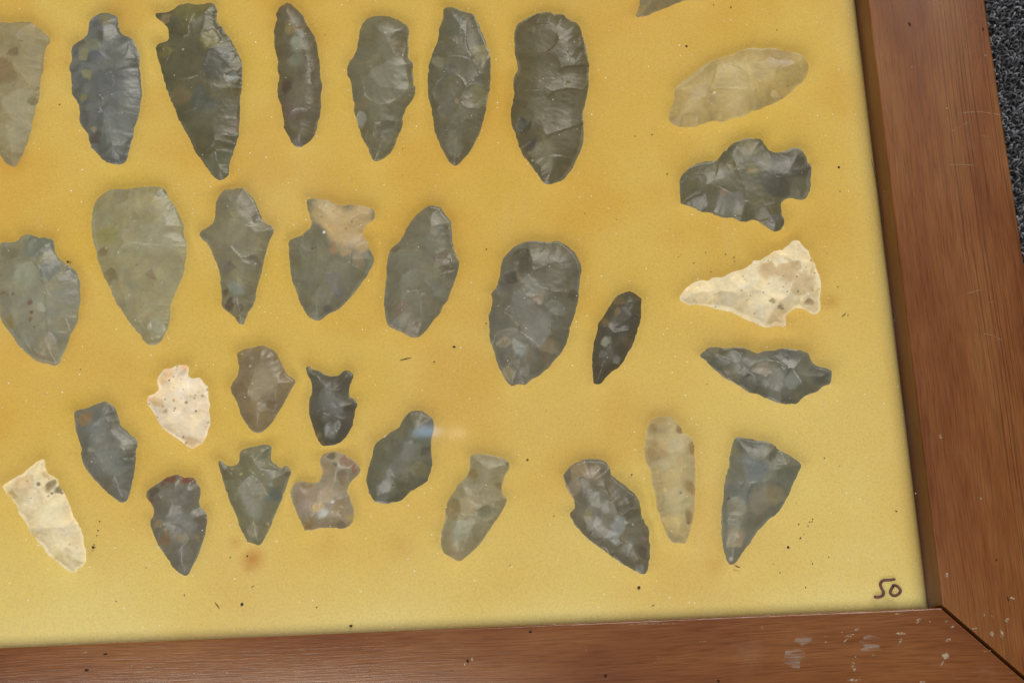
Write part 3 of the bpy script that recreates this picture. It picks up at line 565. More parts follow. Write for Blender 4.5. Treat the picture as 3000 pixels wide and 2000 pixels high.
('arrowhead', 'grey side-notched arrowhead with a tan patch over its base', 'arrowhead', [(-183.2, 137.54), (-181.11, 137.62), (-178.87, 137.35), (-176.94, 137.27), (-175.34, 136.34), (-173.43, 135.41), (-171.19, 134.97), (-168.62, 135.2), (-166.38, 134.93), (-164.14, 134.33), (-162.55, 133.57), (-161.61, 132.0), (-161.65, 129.95), (-162.94, 128.65), (-164.39, 127.86), (-165.05, 126.7), (-165.71, 125.04), (-164.93, 123.32), (-164.0, 121.59), (-163.56, 119.55), (-162.62, 118.17), (-162.02, 116.47), (-162.36, 114.48), (-163.5, 112.53), (-164.32, 110.57), (-165.44, 109.29), (-166.73, 107.35), (-168.01, 105.75), (-169.61, 103.84), (-171.19, 102.26), (-172.78, 100.69), (-174.67, 99.46), (-176.56, 98.72), (-178.13, 97.64), (-179.7, 96.73), (-181.27, 97.12), (-183.14, 98.02), (-184.39, 99.87), (-185.65, 102.22), (-186.74, 104.9), (-187.53, 107.58), (-188.48, 109.93), (-188.79, 112.6), (-189.11, 115.28), (-189.43, 117.97), (-189.28, 120.65), (-189.6, 122.35), (-188.96, 124.17), (-186.89, 124.76), (-185.14, 125.53), (-184.5, 126.52), (-182.75, 127.46), (-182.26, 129.13), (-182.73, 131.53), (-183.37, 133.95), (-183.84, 136.36)], (94, 88, 66), [(-179.2, 134.11, 5.71, (158, 134, 90)), (-174.1, 131.51, 6.34, (160, 134, 90)), (-167.39, 131.22, 7.29, (160, 133, 90)), (-170.65, 124.57, 6.66, (158, 130, 86)), (-166.56, 120.69, 3.49, (152, 126, 84)), (-175.15, 120.05, 1.9, (122, 92, 58)), (-170.71, 118.52, 1.9, (134, 110, 72)), (-167.89, 116.05, 2.85, (116, 100, 74)), (-177.97, 125.56, 0.57, (205, 200, 190)), (-181.66, 120.16, 0.51, (66, 52, 36)), (-180.54, 120.55, 0.38, (66, 52, 36)), (-169.01, 128.64, 0.38, (92, 64, 42)), (-177.61, 132.34, 0.29, (84, 60, 38)), (-178.74, 130.85, 0.29, (84, 60, 38)), (-175.05, 132.57, 0.29, (100, 70, 44)), (-170.95, 126.28, 0.44, (118, 84, 54)), (-174.29, 108.01, 3.49, (90, 86, 76)), (-173.36, 105.65, 2.54, (84, 80, 74)), (-176.87, 99.88, 1.59, (66, 60, 44)), (-168.03, 130.57, 1.27, (150, 118, 76))], 0, None, 2.4, 0.5, False),
('stone_knife', 'plain grey oval blade tilted over, narrow top and blunt lower end', 'stone knife', [(-146.39, 132.44), (-144.75, 133.66), (-142.72, 133.79), (-140.72, 133.06), (-139.76, 131.3), (-138.4, 129.52), (-137.25, 127.33), (-137.14, 124.33), (-137.03, 121.34), (-136.73, 118.36), (-135.98, 116.42), (-135.33, 114.5), (-135.54, 111.56), (-136.42, 109.08), (-137.29, 106.61), (-138.36, 104.15), (-139.23, 101.69), (-140.87, 99.69), (-141.93, 97.26), (-143.56, 95.47), (-144.99, 93.68), (-146.62, 91.7), (-148.63, 89.94), (-150.6, 90.03), (-152.17, 90.3), (-153.71, 91.59), (-156.06, 92.71), (-158.39, 94.25), (-158.95, 96.33), (-159.3, 98.82), (-159.65, 101.73), (-159.39, 105.05), (-158.94, 107.95), (-158.69, 111.28), (-158.43, 114.21), (-157.98, 117.15), (-156.94, 119.64), (-154.49, 121.45), (-153.05, 123.3), (-152.2, 125.4), (-150.95, 127.48), (-149.28, 129.98), (-147.83, 131.42)], (93, 87, 68), [(-150.99, 107.61, 5.15, (102, 97, 80)), (-140.04, 114.7, 3.57, (88, 76, 58)), (-153.57, 98.58, 3.96, (98, 84, 66)), (-150.54, 92.69, 3.57, (104, 92, 76)), (-155.53, 119.58, 1.98, (84, 70, 50)), (-139.32, 125.7, 1.03, (74, 66, 46)), (-141.91, 105.13, 3.17, (96, 94, 78)), (-145.71, 127.69, 4.76, (92, 84, 64)), (-139.34, 111.3, 1.98, (90, 78, 60))], 0, None, 2.4, 0.42, True),
('stone_knife', 'large oval blade, dark brown upper half and grey flaked lower half', 'stone knife', [(-120.37, 116.18), (-118.69, 118.01), (-116.63, 119.41), (-113.78, 120.35), (-110.55, 120.55), (-106.98, 119.64), (-104.14, 120.15), (-101.79, 118.99), (-99.87, 117.42), (-98.17, 115.45), (-97.28, 113.3), (-96.85, 110.33), (-97.21, 107.41), (-97.77, 104.51), (-98.01, 101.6), (-98.49, 98.72), (-99.44, 95.86), (-100.36, 93.43), (-101.48, 91.01), (-101.8, 88.57), (-102.72, 86.15), (-103.81, 84.16), (-105.29, 82.2), (-107.35, 80.26), (-109.01, 78.31), (-111.04, 76.78), (-112.66, 75.64), (-115.05, 74.54), (-116.29, 73.18), (-118.22, 73.67), (-120.59, 72.96), (-122.26, 74.84), (-123.53, 77.31), (-124.61, 79.78), (-125.3, 82.23), (-125.97, 85.11), (-126.84, 88.0), (-126.74, 90.85), (-126.63, 93.72), (-126.93, 96.21), (-125.86, 98.23), (-125.59, 100.28), (-125.68, 103.19), (-124.4, 105.22), (-123.54, 106.86), (-122.85, 109.34), (-122.32, 112.68), (-121.63, 114.76)], (84, 78, 62), [(-116.08, 113.68, 4.36, (64, 56, 40)), (-105.92, 116.62, 6.34, (78, 70, 48)), (-104.31, 108.97, 5.94, (82, 76, 58)), (-119.12, 107.92, 3.17, (58, 52, 40)), (-112.51, 104.3, 4.36, (104, 100, 86)), (-116.8, 97.01, 5.55, (96, 92, 80)), (-111.95, 90.64, 6.34, (104, 100, 88)), (-106.09, 97.38, 3.57, (98, 94, 80)), (-99.14, 101.23, 2.38, (70, 62, 46)), (-122.43, 104.72, 2.38, (84, 78, 66)), (-110.66, 101.31, 2.38, (108, 94, 76)), (-122.75, 87.01, 2.77, (106, 96, 72)), (-116.95, 84.72, 3.17, (116, 114, 104)), (-107.91, 84.74, 3.57, (112, 98, 74)), (-120.82, 76.79, 2.77, (116, 104, 76)), (-109.69, 80.36, 2.38, (94, 82, 60)), (-116.49, 77.41, 2.38, (108, 102, 90))], 0, None, 2.6, 0.42, True),
('stone_knife', 'small narrow dark pointed blade beside the large two-tone oval blade', 'stone knife', [(-82.21, 102.34), (-80.43, 101.5), (-78.37, 99.5), (-78.61, 97.03), (-78.9, 94.39), (-79.44, 91.76), (-80.52, 89.16), (-81.42, 86.57), (-82.7, 83.62), (-84.28, 81.45), (-85.51, 79.27), (-87.42, 77.49), (-89.28, 76.46), (-90.81, 75.04), (-92.36, 73.26), (-93.31, 72.37), (-95.25, 72.83), (-95.32, 74.86), (-95.3, 78.2), (-95.18, 81.54), (-94.74, 84.88), (-93.84, 87.85), (-92.96, 90.45), (-92.67, 92.32), (-90.72, 94.51), (-89.31, 96.73), (-87.9, 98.95), (-86.31, 100.98), (-84.07, 101.85)], (64, 58, 44), [(-86.42, 99.27, 2.55, (84, 70, 44)), (-86.68, 95.1, 1.46, (96, 78, 54)), (-90.52, 91.85, 1.82, (92, 76, 50)), (-90.92, 85.1, 1.82, (112, 110, 94)), (-87.98, 80.12, 1.82, (100, 96, 86)), (-92.21, 81.79, 1.46, (90, 86, 76)), (-84.4, 90.84, 3.28, (60, 56, 46)), (-83.66, 85.54, 2.55, (76, 66, 50)), (-93.97, 76.28, 1.82, (62, 54, 40)), (-80.54, 99.78, 1.82, (64, 54, 36))], 0, None, 2.5, 0.42, True),
('arrowhead', 'dark grey arrowhead lying sideways below the cream arrowhead', 'arrowhead', [(-61.93, 80.87), (-60.04, 81.91), (-58.86, 82.99), (-56.32, 83.07), (-53.11, 82.55), (-50.56, 82.71), (-48.03, 82.71), (-45.95, 81.69), (-43.88, 80.48), (-41.65, 81.13), (-38.75, 81.2), (-36.54, 81.66), (-34.01, 81.56), (-31.53, 81.08), (-29.4, 80.61), (-27.69, 79.61), (-27.32, 77.91), (-25.89, 75.99), (-23.81, 75.16), (-21.19, 74.31), (-21.28, 71.72), (-22.23, 69.54), (-24.45, 68.9), (-26.43, 67.14), (-29.36, 66.53), (-31.25, 65.51), (-33.04, 63.76), (-34.99, 63.91), (-37.49, 63.95), (-39.92, 64.78), (-42.32, 65.98), (-44.36, 67.17), (-47.51, 68.04), (-49.53, 69.6), (-52.23, 71.55), (-54.65, 72.76), (-56.65, 74.7), (-58.65, 76.64), (-59.94, 78.55), (-61.65, 79.74)], (86, 82, 68), [(-34.7, 78.23, 5.36, (72, 70, 62)), (-25.15, 72.62, 3.93, (72, 70, 60)), (-48.83, 81.81, 3.93, (68, 62, 48)), (-54.3, 81.3, 2.14, (74, 68, 54)), (-42.23, 74.83, 3.57, (108, 97, 78)), (-51.25, 78.93, 3.22, (104, 102, 92)), (-39.05, 70.26, 3.93, (112, 108, 96)), (-33.61, 70.76, 2.86, (108, 106, 96)), (-53.06, 74.55, 3.22, (92, 86, 68)), (-40.14, 66.26, 2.86, (108, 104, 94)), (-47.78, 73.21, 0.79, (66, 60, 44)), (-23.81, 68.14, 1.79, (92, 76, 66))], 0, None, 2.7, 0.42, True),
('stone_point', 'small grey point with a tan corner on its square base', 'stone point', [(-255.24, 70.81), (-253.21, 71.49), (-250.99, 72.16), (-248.04, 73.19), (-245.82, 73.86), (-243.91, 72.82), (-242.17, 71.21), (-241.61, 69.27), (-240.91, 67.33), (-240.1, 65.39), (-238.0, 63.78), (-235.89, 61.79), (-235.09, 59.86), (-235.58, 57.61), (-235.5, 54.97), (-235.8, 52.73), (-236.09, 50.12), (-236.57, 47.9), (-237.04, 45.32), (-237.71, 43.12), (-239.14, 41.89), (-240.63, 42.51), (-242.52, 44.07), (-245.18, 46.41), (-247.48, 48.74), (-249.41, 51.06), (-251.17, 53.38), (-252.17, 55.3), (-252.45, 57.57), (-252.32, 59.08), (-253.16, 61.38), (-254.2, 64.08), (-254.79, 66.39), (-254.96, 68.69)], (90, 87, 76), [(-252.33, 68.19, 2.79, (116, 94, 62)), (-250.14, 69.44, 1.49, (106, 84, 56)), (-242.3, 69.68, 3.35, (76, 72, 60)), (-245.11, 54.63, 5.58, (94, 92, 84)), (-238.62, 60.01, 2.23, (112, 107, 90)), (-237.75, 55.82, 2.6, (80, 76, 62)), (-248.97, 58.56, 1.12, (112, 110, 98)), (-239.23, 44.67, 1.86, (104, 100, 94)), (-243.77, 48.21, 2.97, (92, 84, 70)), (-246.99, 65.3, 4.09, (96, 95, 88))], 0, None, 2.4, 0.42, True),
('stone_knife', 'broken cream white blade with black and green stain near its base', 'stone knife', [(-276.03, 48.83), (-274.07, 50.05), (-271.59, 51.81), (-269.6, 52.66), (-268.02, 54.1), (-265.89, 55.88), (-264.07, 56.56), (-263.31, 56.15), (-262.85, 54.25), (-262.2, 52.35), (-260.48, 50.97), (-258.96, 49.97), (-258.5, 48.09), (-257.14, 46.54), (-256.14, 44.64), (-255.51, 42.77), (-254.51, 40.88), (-253.86, 38.64), (-252.5, 36.74), (-251.51, 34.87), (-250.69, 32.64), (-250.42, 30.44), (-249.62, 28.59), (-249.53, 26.41), (-249.8, 24.25), (-251.92, 22.89), (-252.24, 21.83), (-254.06, 21.9), (-255.54, 22.69), (-257.42, 24.21), (-258.95, 25.9), (-261.19, 27.26), (-262.75, 29.51), (-264.69, 31.77), (-266.62, 34.04), (-268.04, 36.67), (-269.41, 38.56), (-270.61, 40.45), (-271.28, 42.69), (-272.83, 44.24), (-274.39, 45.79), (-275.21, 47.31)], (224, 212, 176), [(-269.18, 48.17, 4.74, (212, 190, 150)), (-273.12, 46.1, 2.19, (200, 176, 124)), (-260.7, 47.81, 2.01, (128, 118, 76)), (-258.8, 46.61, 1.46, (100, 92, 66)), (-264.04, 48.32, 0.88, (118, 102, 70)), (-260.23, 45.56, 0.51, (40, 44, 44)), (-261.1, 44.67, 0.36, (40, 60, 50)), (-258.49, 47.9, 0.44, (60, 80, 56)), (-257.66, 45.82, 0.51, (90, 70, 70)), (-262.74, 52.0, 1.46, (196, 178, 134)), (-267.78, 49.6, 0.36, (150, 126, 92)), (-259.58, 39.62, 4.38, (224, 214, 180)), (-254.97, 26.27, 2.92, (216, 204, 164)), (-255.56, 31.39, 0.29, (150, 138, 116)), (-256.72, 32.89, 0.26, (150, 138, 116)), (-254.04, 29.86, 0.29, (140, 128, 112)), (-252.18, 29.06, 0.29, (160, 148, 126))], 0.4, None, 2.9, 0.62, True),
('arrowhead', 'small pinkish white notched arrowhead with brown pits', 'arrowhead', [(-228.12, 83.28), (-226.29, 83.32), (-224.93, 83.85), (-223.8, 84.39), (-221.74, 84.43), (-220.59, 84.26), (-220.0, 83.4), (-219.97, 82.22), (-220.29, 81.05), (-219.36, 80.07), (-218.21, 79.78), (-217.08, 80.44), (-215.92, 79.45), (-214.98, 78.0), (-213.93, 76.78), (-213.78, 74.89), (-213.75, 73.02), (-213.27, 71.36), (-213.59, 69.75), (-213.44, 67.88), (-213.08, 66.47), (-213.17, 64.85), (-213.48, 63.25), (-214.13, 61.43), (-214.89, 59.85), (-215.55, 58.96), (-217.12, 58.34), (-218.46, 57.59), (-219.82, 57.99), (-220.97, 58.96), (-222.12, 60.16), (-223.49, 60.91), (-224.64, 61.88), (-226.02, 62.86), (-227.41, 64.07), (-228.81, 65.75), (-229.41, 66.93), (-229.89, 68.11), (-230.95, 69.55), (-231.79, 70.98), (-232.61, 72.19), (-232.78, 74.06), (-232.25, 75.21), (-230.66, 75.61), (-229.65, 76.27), (-229.46, 77.44), (-230.06, 78.64), (-230.1, 80.05), (-229.33, 81.44), (-228.56, 82.35)], (226, 212, 186), [(-221.94, 83.49, 2.05, (222, 182, 146)), (-226.72, 82.03, 2.05, (222, 188, 150)), (-228.03, 79.73, 1.82, (226, 196, 150)), (-229.67, 72.76, 2.28, (206, 178, 130)), (-231.06, 73.52, 1.37, (220, 184, 142)), (-227.09, 69.39, 0.91, (178, 150, 110)), (-227.58, 71.04, 0.59, (186, 150, 106)), (-219.48, 63.73, 2.74, (232, 216, 190)), (-218.49, 59.31, 2.28, (220, 192, 152)), (-224.22, 72.76, 0.55, (176, 126, 84)), (-220.33, 71.9, 0.59, (132, 108, 76)), (-217.85, 73.19, 0.59, (176, 150, 112)), (-223.82, 70.18, 0.41, (96, 70, 50)), (-217.32, 69.09, 0.46, (66, 56, 46)), (-221.33, 76.15, 0.32, (150, 96, 64)), (-222.36, 79.54, 0.32, (170, 122, 110)), (-224.5, 80.29, 0.32, (150, 120, 118)), (-224.31, 76.75, 0.41, (200, 164, 132)), (-221.29, 61.34, 0.36, (150, 104, 72)), (-220.48, 59.67, 0.59, (160, 134, 92)), (-223.67, 83.8, 0.36, (90, 80, 62)), (-226.84, 73.22, 0.34, (80, 66, 48)), (-214.26, 76.09, 0.55, (140, 120, 80)), (-215.59, 73.92, 0.59, (160, 140, 112)), (-213.86, 65.58, 0.3, (110, 88, 62)), (-229.43, 67.86, 0.41, (120, 96, 80)), (-223.76, 82.74, 0.23, (110, 94, 76)), (-214.52, 64.33, 0.21, (100, 80, 60)), (-215.34, 59.59, 0.27, (150, 100, 70)), (-219.0, 73.71, 0.23, (150, 110, 84)), (-222.07, 73.26, 0.23, (170, 130, 104))], 1, None, 2.8, 0.62, False),
('arrowhead', 'plain brown grey arrowhead with broad stem and one sharp shoulder', 'arrowhead', [(-205.26, 87.53), (-203.89, 88.19), (-202.52, 88.84), (-200.68, 88.88), (-198.84, 89.4), (-197.69, 89.59), (-196.31, 89.3), (-194.92, 88.52), (-193.77, 87.76), (-192.62, 86.75), (-192.04, 85.06), (-191.23, 83.37), (-190.31, 81.67), (-189.39, 80.21), (-188.25, 79.1), (-186.76, 77.98), (-187.1, 76.58), (-187.79, 75.2), (-188.93, 73.37), (-190.06, 71.55), (-190.97, 69.95), (-191.99, 68.36), (-193.01, 66.55), (-194.13, 64.97), (-195.49, 63.41), (-196.84, 62.31), (-198.42, 61.57), (-200.0, 61.98), (-201.37, 63.2), (-202.52, 64.86), (-203.44, 66.53), (-204.25, 68.19), (-204.84, 70.07), (-205.43, 71.97), (-206.25, 73.4), (-207.06, 74.84), (-207.31, 76.5), (-206.53, 78.35), (-205.4, 79.48), (-204.96, 80.87), (-204.75, 82.76), (-205.11, 84.43), (-205.36, 86.11)], (108, 92, 66), [(-195.56, 77.41, 5.98, (120, 106, 80)), (-204.45, 76.38, 2.53, (100, 82, 54)), (-197.79, 69.54, 2.07, (124, 110, 88)), (-193.93, 69.84, 2.07, (102, 84, 60)), (-199.27, 84.9, 4.6, (102, 87, 62)), (-192.78, 67.0, 1.38, (120, 106, 82)), (-201.42, 69.23, 2.3, (110, 92, 62))], 0, None, 2.4, 0.42, True),
('arrowhead', 'grey side-notched arrowhead with dark red upper edge and tan veins', 'arrowhead', [(-232.17, 45.32), (-231.09, 46.11), (-229.46, 47.16), (-227.83, 48.35), (-226.2, 49.4), (-224.27, 50.02), (-222.34, 50.08), (-220.66, 49.3), (-218.72, 49.22), (-217.18, 48.74), (-216.88, 47.46), (-215.9, 46.58), (-215.46, 45.17), (-215.7, 43.23), (-216.08, 41.58), (-215.78, 39.91), (-214.66, 39.03), (-213.68, 37.6), (-213.37, 35.94), (-213.75, 34.03), (-213.99, 31.84), (-214.5, 29.95), (-215.15, 28.06), (-215.8, 25.91), (-216.58, 24.04), (-217.63, 22.19), (-218.68, 20.07), (-220.02, 19.19), (-221.39, 19.78), (-222.78, 21.06), (-224.03, 22.46), (-225.03, 24.4), (-226.16, 25.81), (-227.29, 27.49), (-228.29, 29.16), (-229.16, 30.84), (-229.89, 32.79), (-230.63, 34.74), (-230.82, 36.4), (-230.03, 37.74), (-229.8, 39.39), (-230.4, 41.08), (-231.39, 42.23), (-232.26, 43.65)], (90, 84, 70), [(-224.8, 48.92, 2.32, (92, 52, 34)), (-220.91, 48.33, 1.91, (96, 50, 32)), (-218.42, 48.09, 1.5, (98, 52, 34)), (-227.25, 47.34, 1.09, (88, 62, 44)), (-230.23, 45.24, 1.91, (66, 58, 46)), (-230.44, 42.74, 1.23, (90, 66, 60)), (-226.06, 43.95, 2.19, (96, 90, 78)), (-220.76, 41.22, 4.1, (84, 78, 66)), (-221.2, 36.27, 3.28, (98, 95, 86)), (-218.4, 33.4, 3.01, (96, 91, 82)), (-228.58, 34.93, 1.64, (116, 98, 70)), (-225.79, 33.16, 0.66, (134, 112, 76)), (-227.2, 34.46, 0.44, (136, 114, 78)), (-226.55, 30.46, 2.19, (104, 82, 58)), (-220.53, 30.47, 1.64, (110, 94, 72)), (-216.15, 30.02, 1.09, (116, 96, 76)), (-215.72, 36.59, 1.91, (80, 68, 54)), (-220.34, 21.49, 2.19, (100, 94, 86))], 0, None, 2.4, 0.42, True),
('arrowhead', 'triangular grey arrowhead with two upswept barbs and a straight stem', 'arrowhead', [(-211.03, 53.81), (-209.93, 54.19), (-208.8, 53.44), (-207.68, 52.4), (-206.29, 52.06), (-204.91, 52.57), (-204.23, 53.95), (-204.38, 55.37), (-203.84, 56.62), (-201.9, 57.38), (-199.67, 57.86), (-197.72, 58.2), (-195.49, 58.25), (-194.37, 57.49), (-194.37, 55.79), (-194.64, 54.11), (-194.07, 52.67), (-192.68, 51.49), (-191.29, 50.87), (-190.18, 51.8), (-189.07, 50.77), (-188.38, 49.62), (-188.79, 47.95), (-189.48, 46.3), (-189.89, 44.37), (-190.72, 42.73), (-191.27, 41.09), (-192.09, 39.46), (-192.91, 37.28), (-193.73, 35.38), (-194.54, 33.21), (-195.36, 31.33), (-196.17, 29.72), (-197.25, 28.12), (-198.34, 27.35), (-199.71, 28.09), (-201.63, 28.58), (-202.47, 30.26), (-203.58, 32.22), (-204.43, 34.18), (-205.0, 36.13), (-205.85, 38.1), (-206.84, 40.36), (-207.69, 42.61), (-208.55, 44.88), (-209.41, 47.15), (-209.99, 49.13), (-210.58, 51.4)], (96, 90, 66), [(-200.67, 43.71, 4.14, (102, 97, 80)), (-199.24, 38.1, 3.59, (106, 102, 86)), (-193.2, 42.28, 3.04, (80, 82, 74)), (-208.19, 49.06, 2.49, (84, 76, 54)), (-193.78, 49.01, 1.66, (84, 76, 56)), (-189.35, 48.82, 1.1, (80, 66, 52)), (-199.74, 31.24, 2.49, (118, 110, 86)), (-206.27, 50.94, 0.5, (138, 124, 86)), (-203.48, 49.14, 0.61, (136, 122, 84)), (-196.69, 48.57, 0.39, (130, 116, 84)), (-197.15, 56.19, 0.83, (126, 116, 88)), (-202.44, 56.13, 0.55, (124, 112, 76)), (-195.37, 33.8, 0.61, (140, 122, 92)), (-202.14, 53.58, 2.49, (92, 86, 62)), (-194.32, 45.39, 0.83, (114, 116, 108))], 0, None, 2.4, 0.42, True),
('arrowhead', 'small very dark arrowhead with two horn-like ears at its base', 'arrowhead', [(-184.02, 81.9), (-182.88, 82.32), (-181.57, 81.32), (-179.87, 80.74), (-178.18, 79.51), (-175.92, 78.75), (-173.66, 78.92), (-172.33, 80.23), (-170.63, 80.24), (-169.14, 78.73), (-169.53, 77.39), (-170.3, 75.48), (-170.7, 73.18), (-170.34, 71.82), (-168.85, 71.17), (-168.19, 69.61), (-168.7, 67.33), (-169.29, 65.05), (-169.39, 63.15), (-170.45, 61.29), (-171.59, 59.44), (-173.09, 57.99), (-174.96, 56.93), (-177.19, 56.95), (-179.05, 56.8), (-180.16, 58.29), (-181.08, 60.22), (-181.82, 62.53), (-182.75, 64.86), (-183.11, 67.55), (-183.29, 70.25), (-182.72, 72.92), (-182.15, 75.21), (-182.52, 77.17), (-183.27, 79.14), (-184.02, 80.73)], (68, 63, 50), [(-182.7, 80.67, 1.5, (96, 92, 74)), (-180.83, 77.48, 2.25, (74, 70, 54)), (-176.73, 71.12, 3.75, (82, 80, 73)), (-174.88, 67.97, 3.0, (80, 78, 72)), (-176.05, 60.77, 3.0, (84, 82, 75)), (-170.76, 67.8, 2.25, (60, 52, 40)), (-170.27, 78.59, 1.13, (80, 74, 60)), (-180.15, 60.18, 1.31, (100, 84, 58)), (-179.05, 57.86, 0.98, (96, 78, 48)), (-174.06, 75.64, 3.38, (60, 54, 40)), (-180.11, 68.96, 2.63, (70, 66, 56))], 0, None, 2.4, 0.42, True),
('arrowhead', 'pinkish tan stubby fragment with wide neck and blunt square end', 'arrowhead', [(-179.63, 53.36), (-178.32, 54.81), (-176.46, 55.18), (-174.24, 55.01), (-172.02, 54.16), (-170.17, 52.77), (-168.34, 51.19), (-167.44, 49.46), (-168.01, 47.61), (-169.88, 46.2), (-170.82, 44.75), (-171.39, 42.91), (-170.86, 41.03), (-170.14, 39.15), (-169.43, 37.28), (-169.27, 35.06), (-169.84, 33.25), (-171.5, 31.67), (-172.97, 31.25), (-175.53, 31.65), (-178.09, 31.76), (-180.29, 31.67), (-182.48, 31.22), (-184.67, 31.31), (-185.4, 33.54), (-186.5, 35.79), (-187.42, 38.41), (-188.34, 40.66), (-188.71, 42.9), (-188.15, 45.11), (-186.68, 46.54), (-184.65, 46.26), (-182.43, 45.8), (-180.22, 45.89), (-179.29, 47.34), (-179.28, 49.59), (-179.82, 51.49)], (124, 110, 88), [(-175.73, 53.57, 1.84, (84, 74, 54)), (-175.01, 50.91, 1.1, (86, 76, 58)), (-171.3, 51.12, 2.95, (118, 90, 66)), (-169.1, 49.53, 1.47, (122, 86, 66)), (-177.61, 49.89, 2.21, (134, 114, 88)), (-183.93, 38.26, 4.05, (132, 114, 98)), (-179.89, 38.46, 2.21, (156, 128, 88)), (-178.8, 36.2, 1.84, (150, 146, 134)), (-174.39, 36.38, 3.31, (118, 98, 66)), (-175.84, 39.39, 0.66, (180, 178, 168)), (-177.29, 42.79, 2.95, (142, 122, 96)), (-183.54, 45.29, 2.58, (108, 90, 60)), (-183.92, 41.96, 3.31, (124, 104, 82)), (-173.69, 33.04, 2.21, (104, 88, 70)), (-170.74, 34.39, 1.47, (140, 122, 76)), (-183.21, 32.34, 2.21, (116, 92, 54)), (-172.46, 47.05, 2.21, (110, 92, 70))], 0, None, 2.6, 0.42, True),
('stone_knife', 'dark olive grey lopsided blade crossed by a blue and pink glint', 'stone knife', [(-152.44, 66.25), (-150.93, 66.76), (-148.68, 66.86), (-146.84, 65.44), (-145.18, 64.41), (-144.6, 62.48), (-144.92, 60.21), (-145.54, 57.96), (-145.61, 55.31), (-145.51, 52.29), (-145.39, 49.65), (-146.01, 47.43), (-146.99, 45.23), (-148.5, 43.8), (-150.75, 42.6), (-152.24, 41.73), (-153.75, 40.31), (-155.62, 38.91), (-157.83, 38.45), (-160.78, 38.2), (-163.34, 39.05), (-164.42, 40.76), (-165.3, 43.03), (-165.75, 45.65), (-165.42, 48.25), (-164.64, 50.84), (-164.05, 53.07), (-163.64, 55.32), (-162.68, 57.55), (-160.05, 58.95), (-158.16, 60.39), (-155.9, 61.44), (-154.94, 62.92), (-153.78, 64.78)], (78, 74, 54), [(-149.12, 64.2, 4.05, (86, 76, 52)), (-152.71, 53.72, 4.05, (94, 91, 80)), (-155.78, 48.97, 3.68, (88, 84, 72)), (-160.32, 43.56, 3.31, (100, 98, 90)), (-161.12, 39.88, 2.58, (94, 92, 82)), (-147.15, 53.49, 2.58, (68, 62, 46)), (-148.4, 47.91, 3.31, (90, 83, 56)), (-161.62, 54.1, 2.95, (84, 78, 54)), (-156.38, 56.14, 2.58, (74, 68, 52)), (-154.05, 43.29, 2.95, (72, 68, 46)), (-158.41, 47.21, 1.47, (104, 102, 92))], 0, None, 2.4, 0.42, True),
('stone_point', 'pale grey tan point with square stem, tilted, with shallow notches', 'stone point', [(-133.99, 52.03), (-132.07, 52.65), (-129.32, 52.36), (-126.24, 51.7), (-123.52, 50.72), (-122.03, 49.26), (-122.1, 47.52), (-123.2, 45.83), (-124.15, 43.79), (-124.73, 42.08), (-124.63, 40.35), (-123.33, 38.58), (-123.57, 36.87), (-124.85, 34.87), (-126.29, 32.88), (-127.73, 30.89), (-129.17, 28.91), (-130.6, 26.94), (-132.2, 24.98), (-134.13, 23.03), (-135.87, 21.76), (-137.6, 20.32), (-138.96, 20.21), (-140.95, 21.47), (-142.6, 22.72), (-143.73, 24.79), (-143.66, 27.15), (-143.6, 29.18), (-142.86, 31.19), (-142.29, 33.55), (-142.23, 35.6), (-141.64, 37.98), (-140.39, 39.99), (-139.14, 41.66), (-138.23, 43.34), (-136.47, 44.65), (-135.04, 46.33), (-134.3, 48.03), (-134.3, 50.12)], (120, 109, 80), [(-129.66, 34.04, 3.39, (98, 92, 68)), (-134.0, 46.63, 2.03, (112, 92, 56)), (-124.9, 42.09, 1.69, (110, 94, 64)), (-135.01, 37.01, 3.72, (134, 118, 84)), (-137.34, 28.58, 4.06, (120, 116, 92)), (-139.57, 22.25, 3.39, (134, 116, 88)), (-140.16, 36.2, 2.71, (112, 94, 60)), (-127.7, 49.5, 4.4, (116, 105, 76)), (-122.56, 48.93, 1.02, (92, 82, 60)), (-132.91, 28.73, 2.37, (108, 98, 72)), (-134.83, 42.51, 2.71, (124, 115, 92)), (-142.08, 28.78, 1.69, (120, 104, 84))], 0, None, 2.4, 0.42, True),
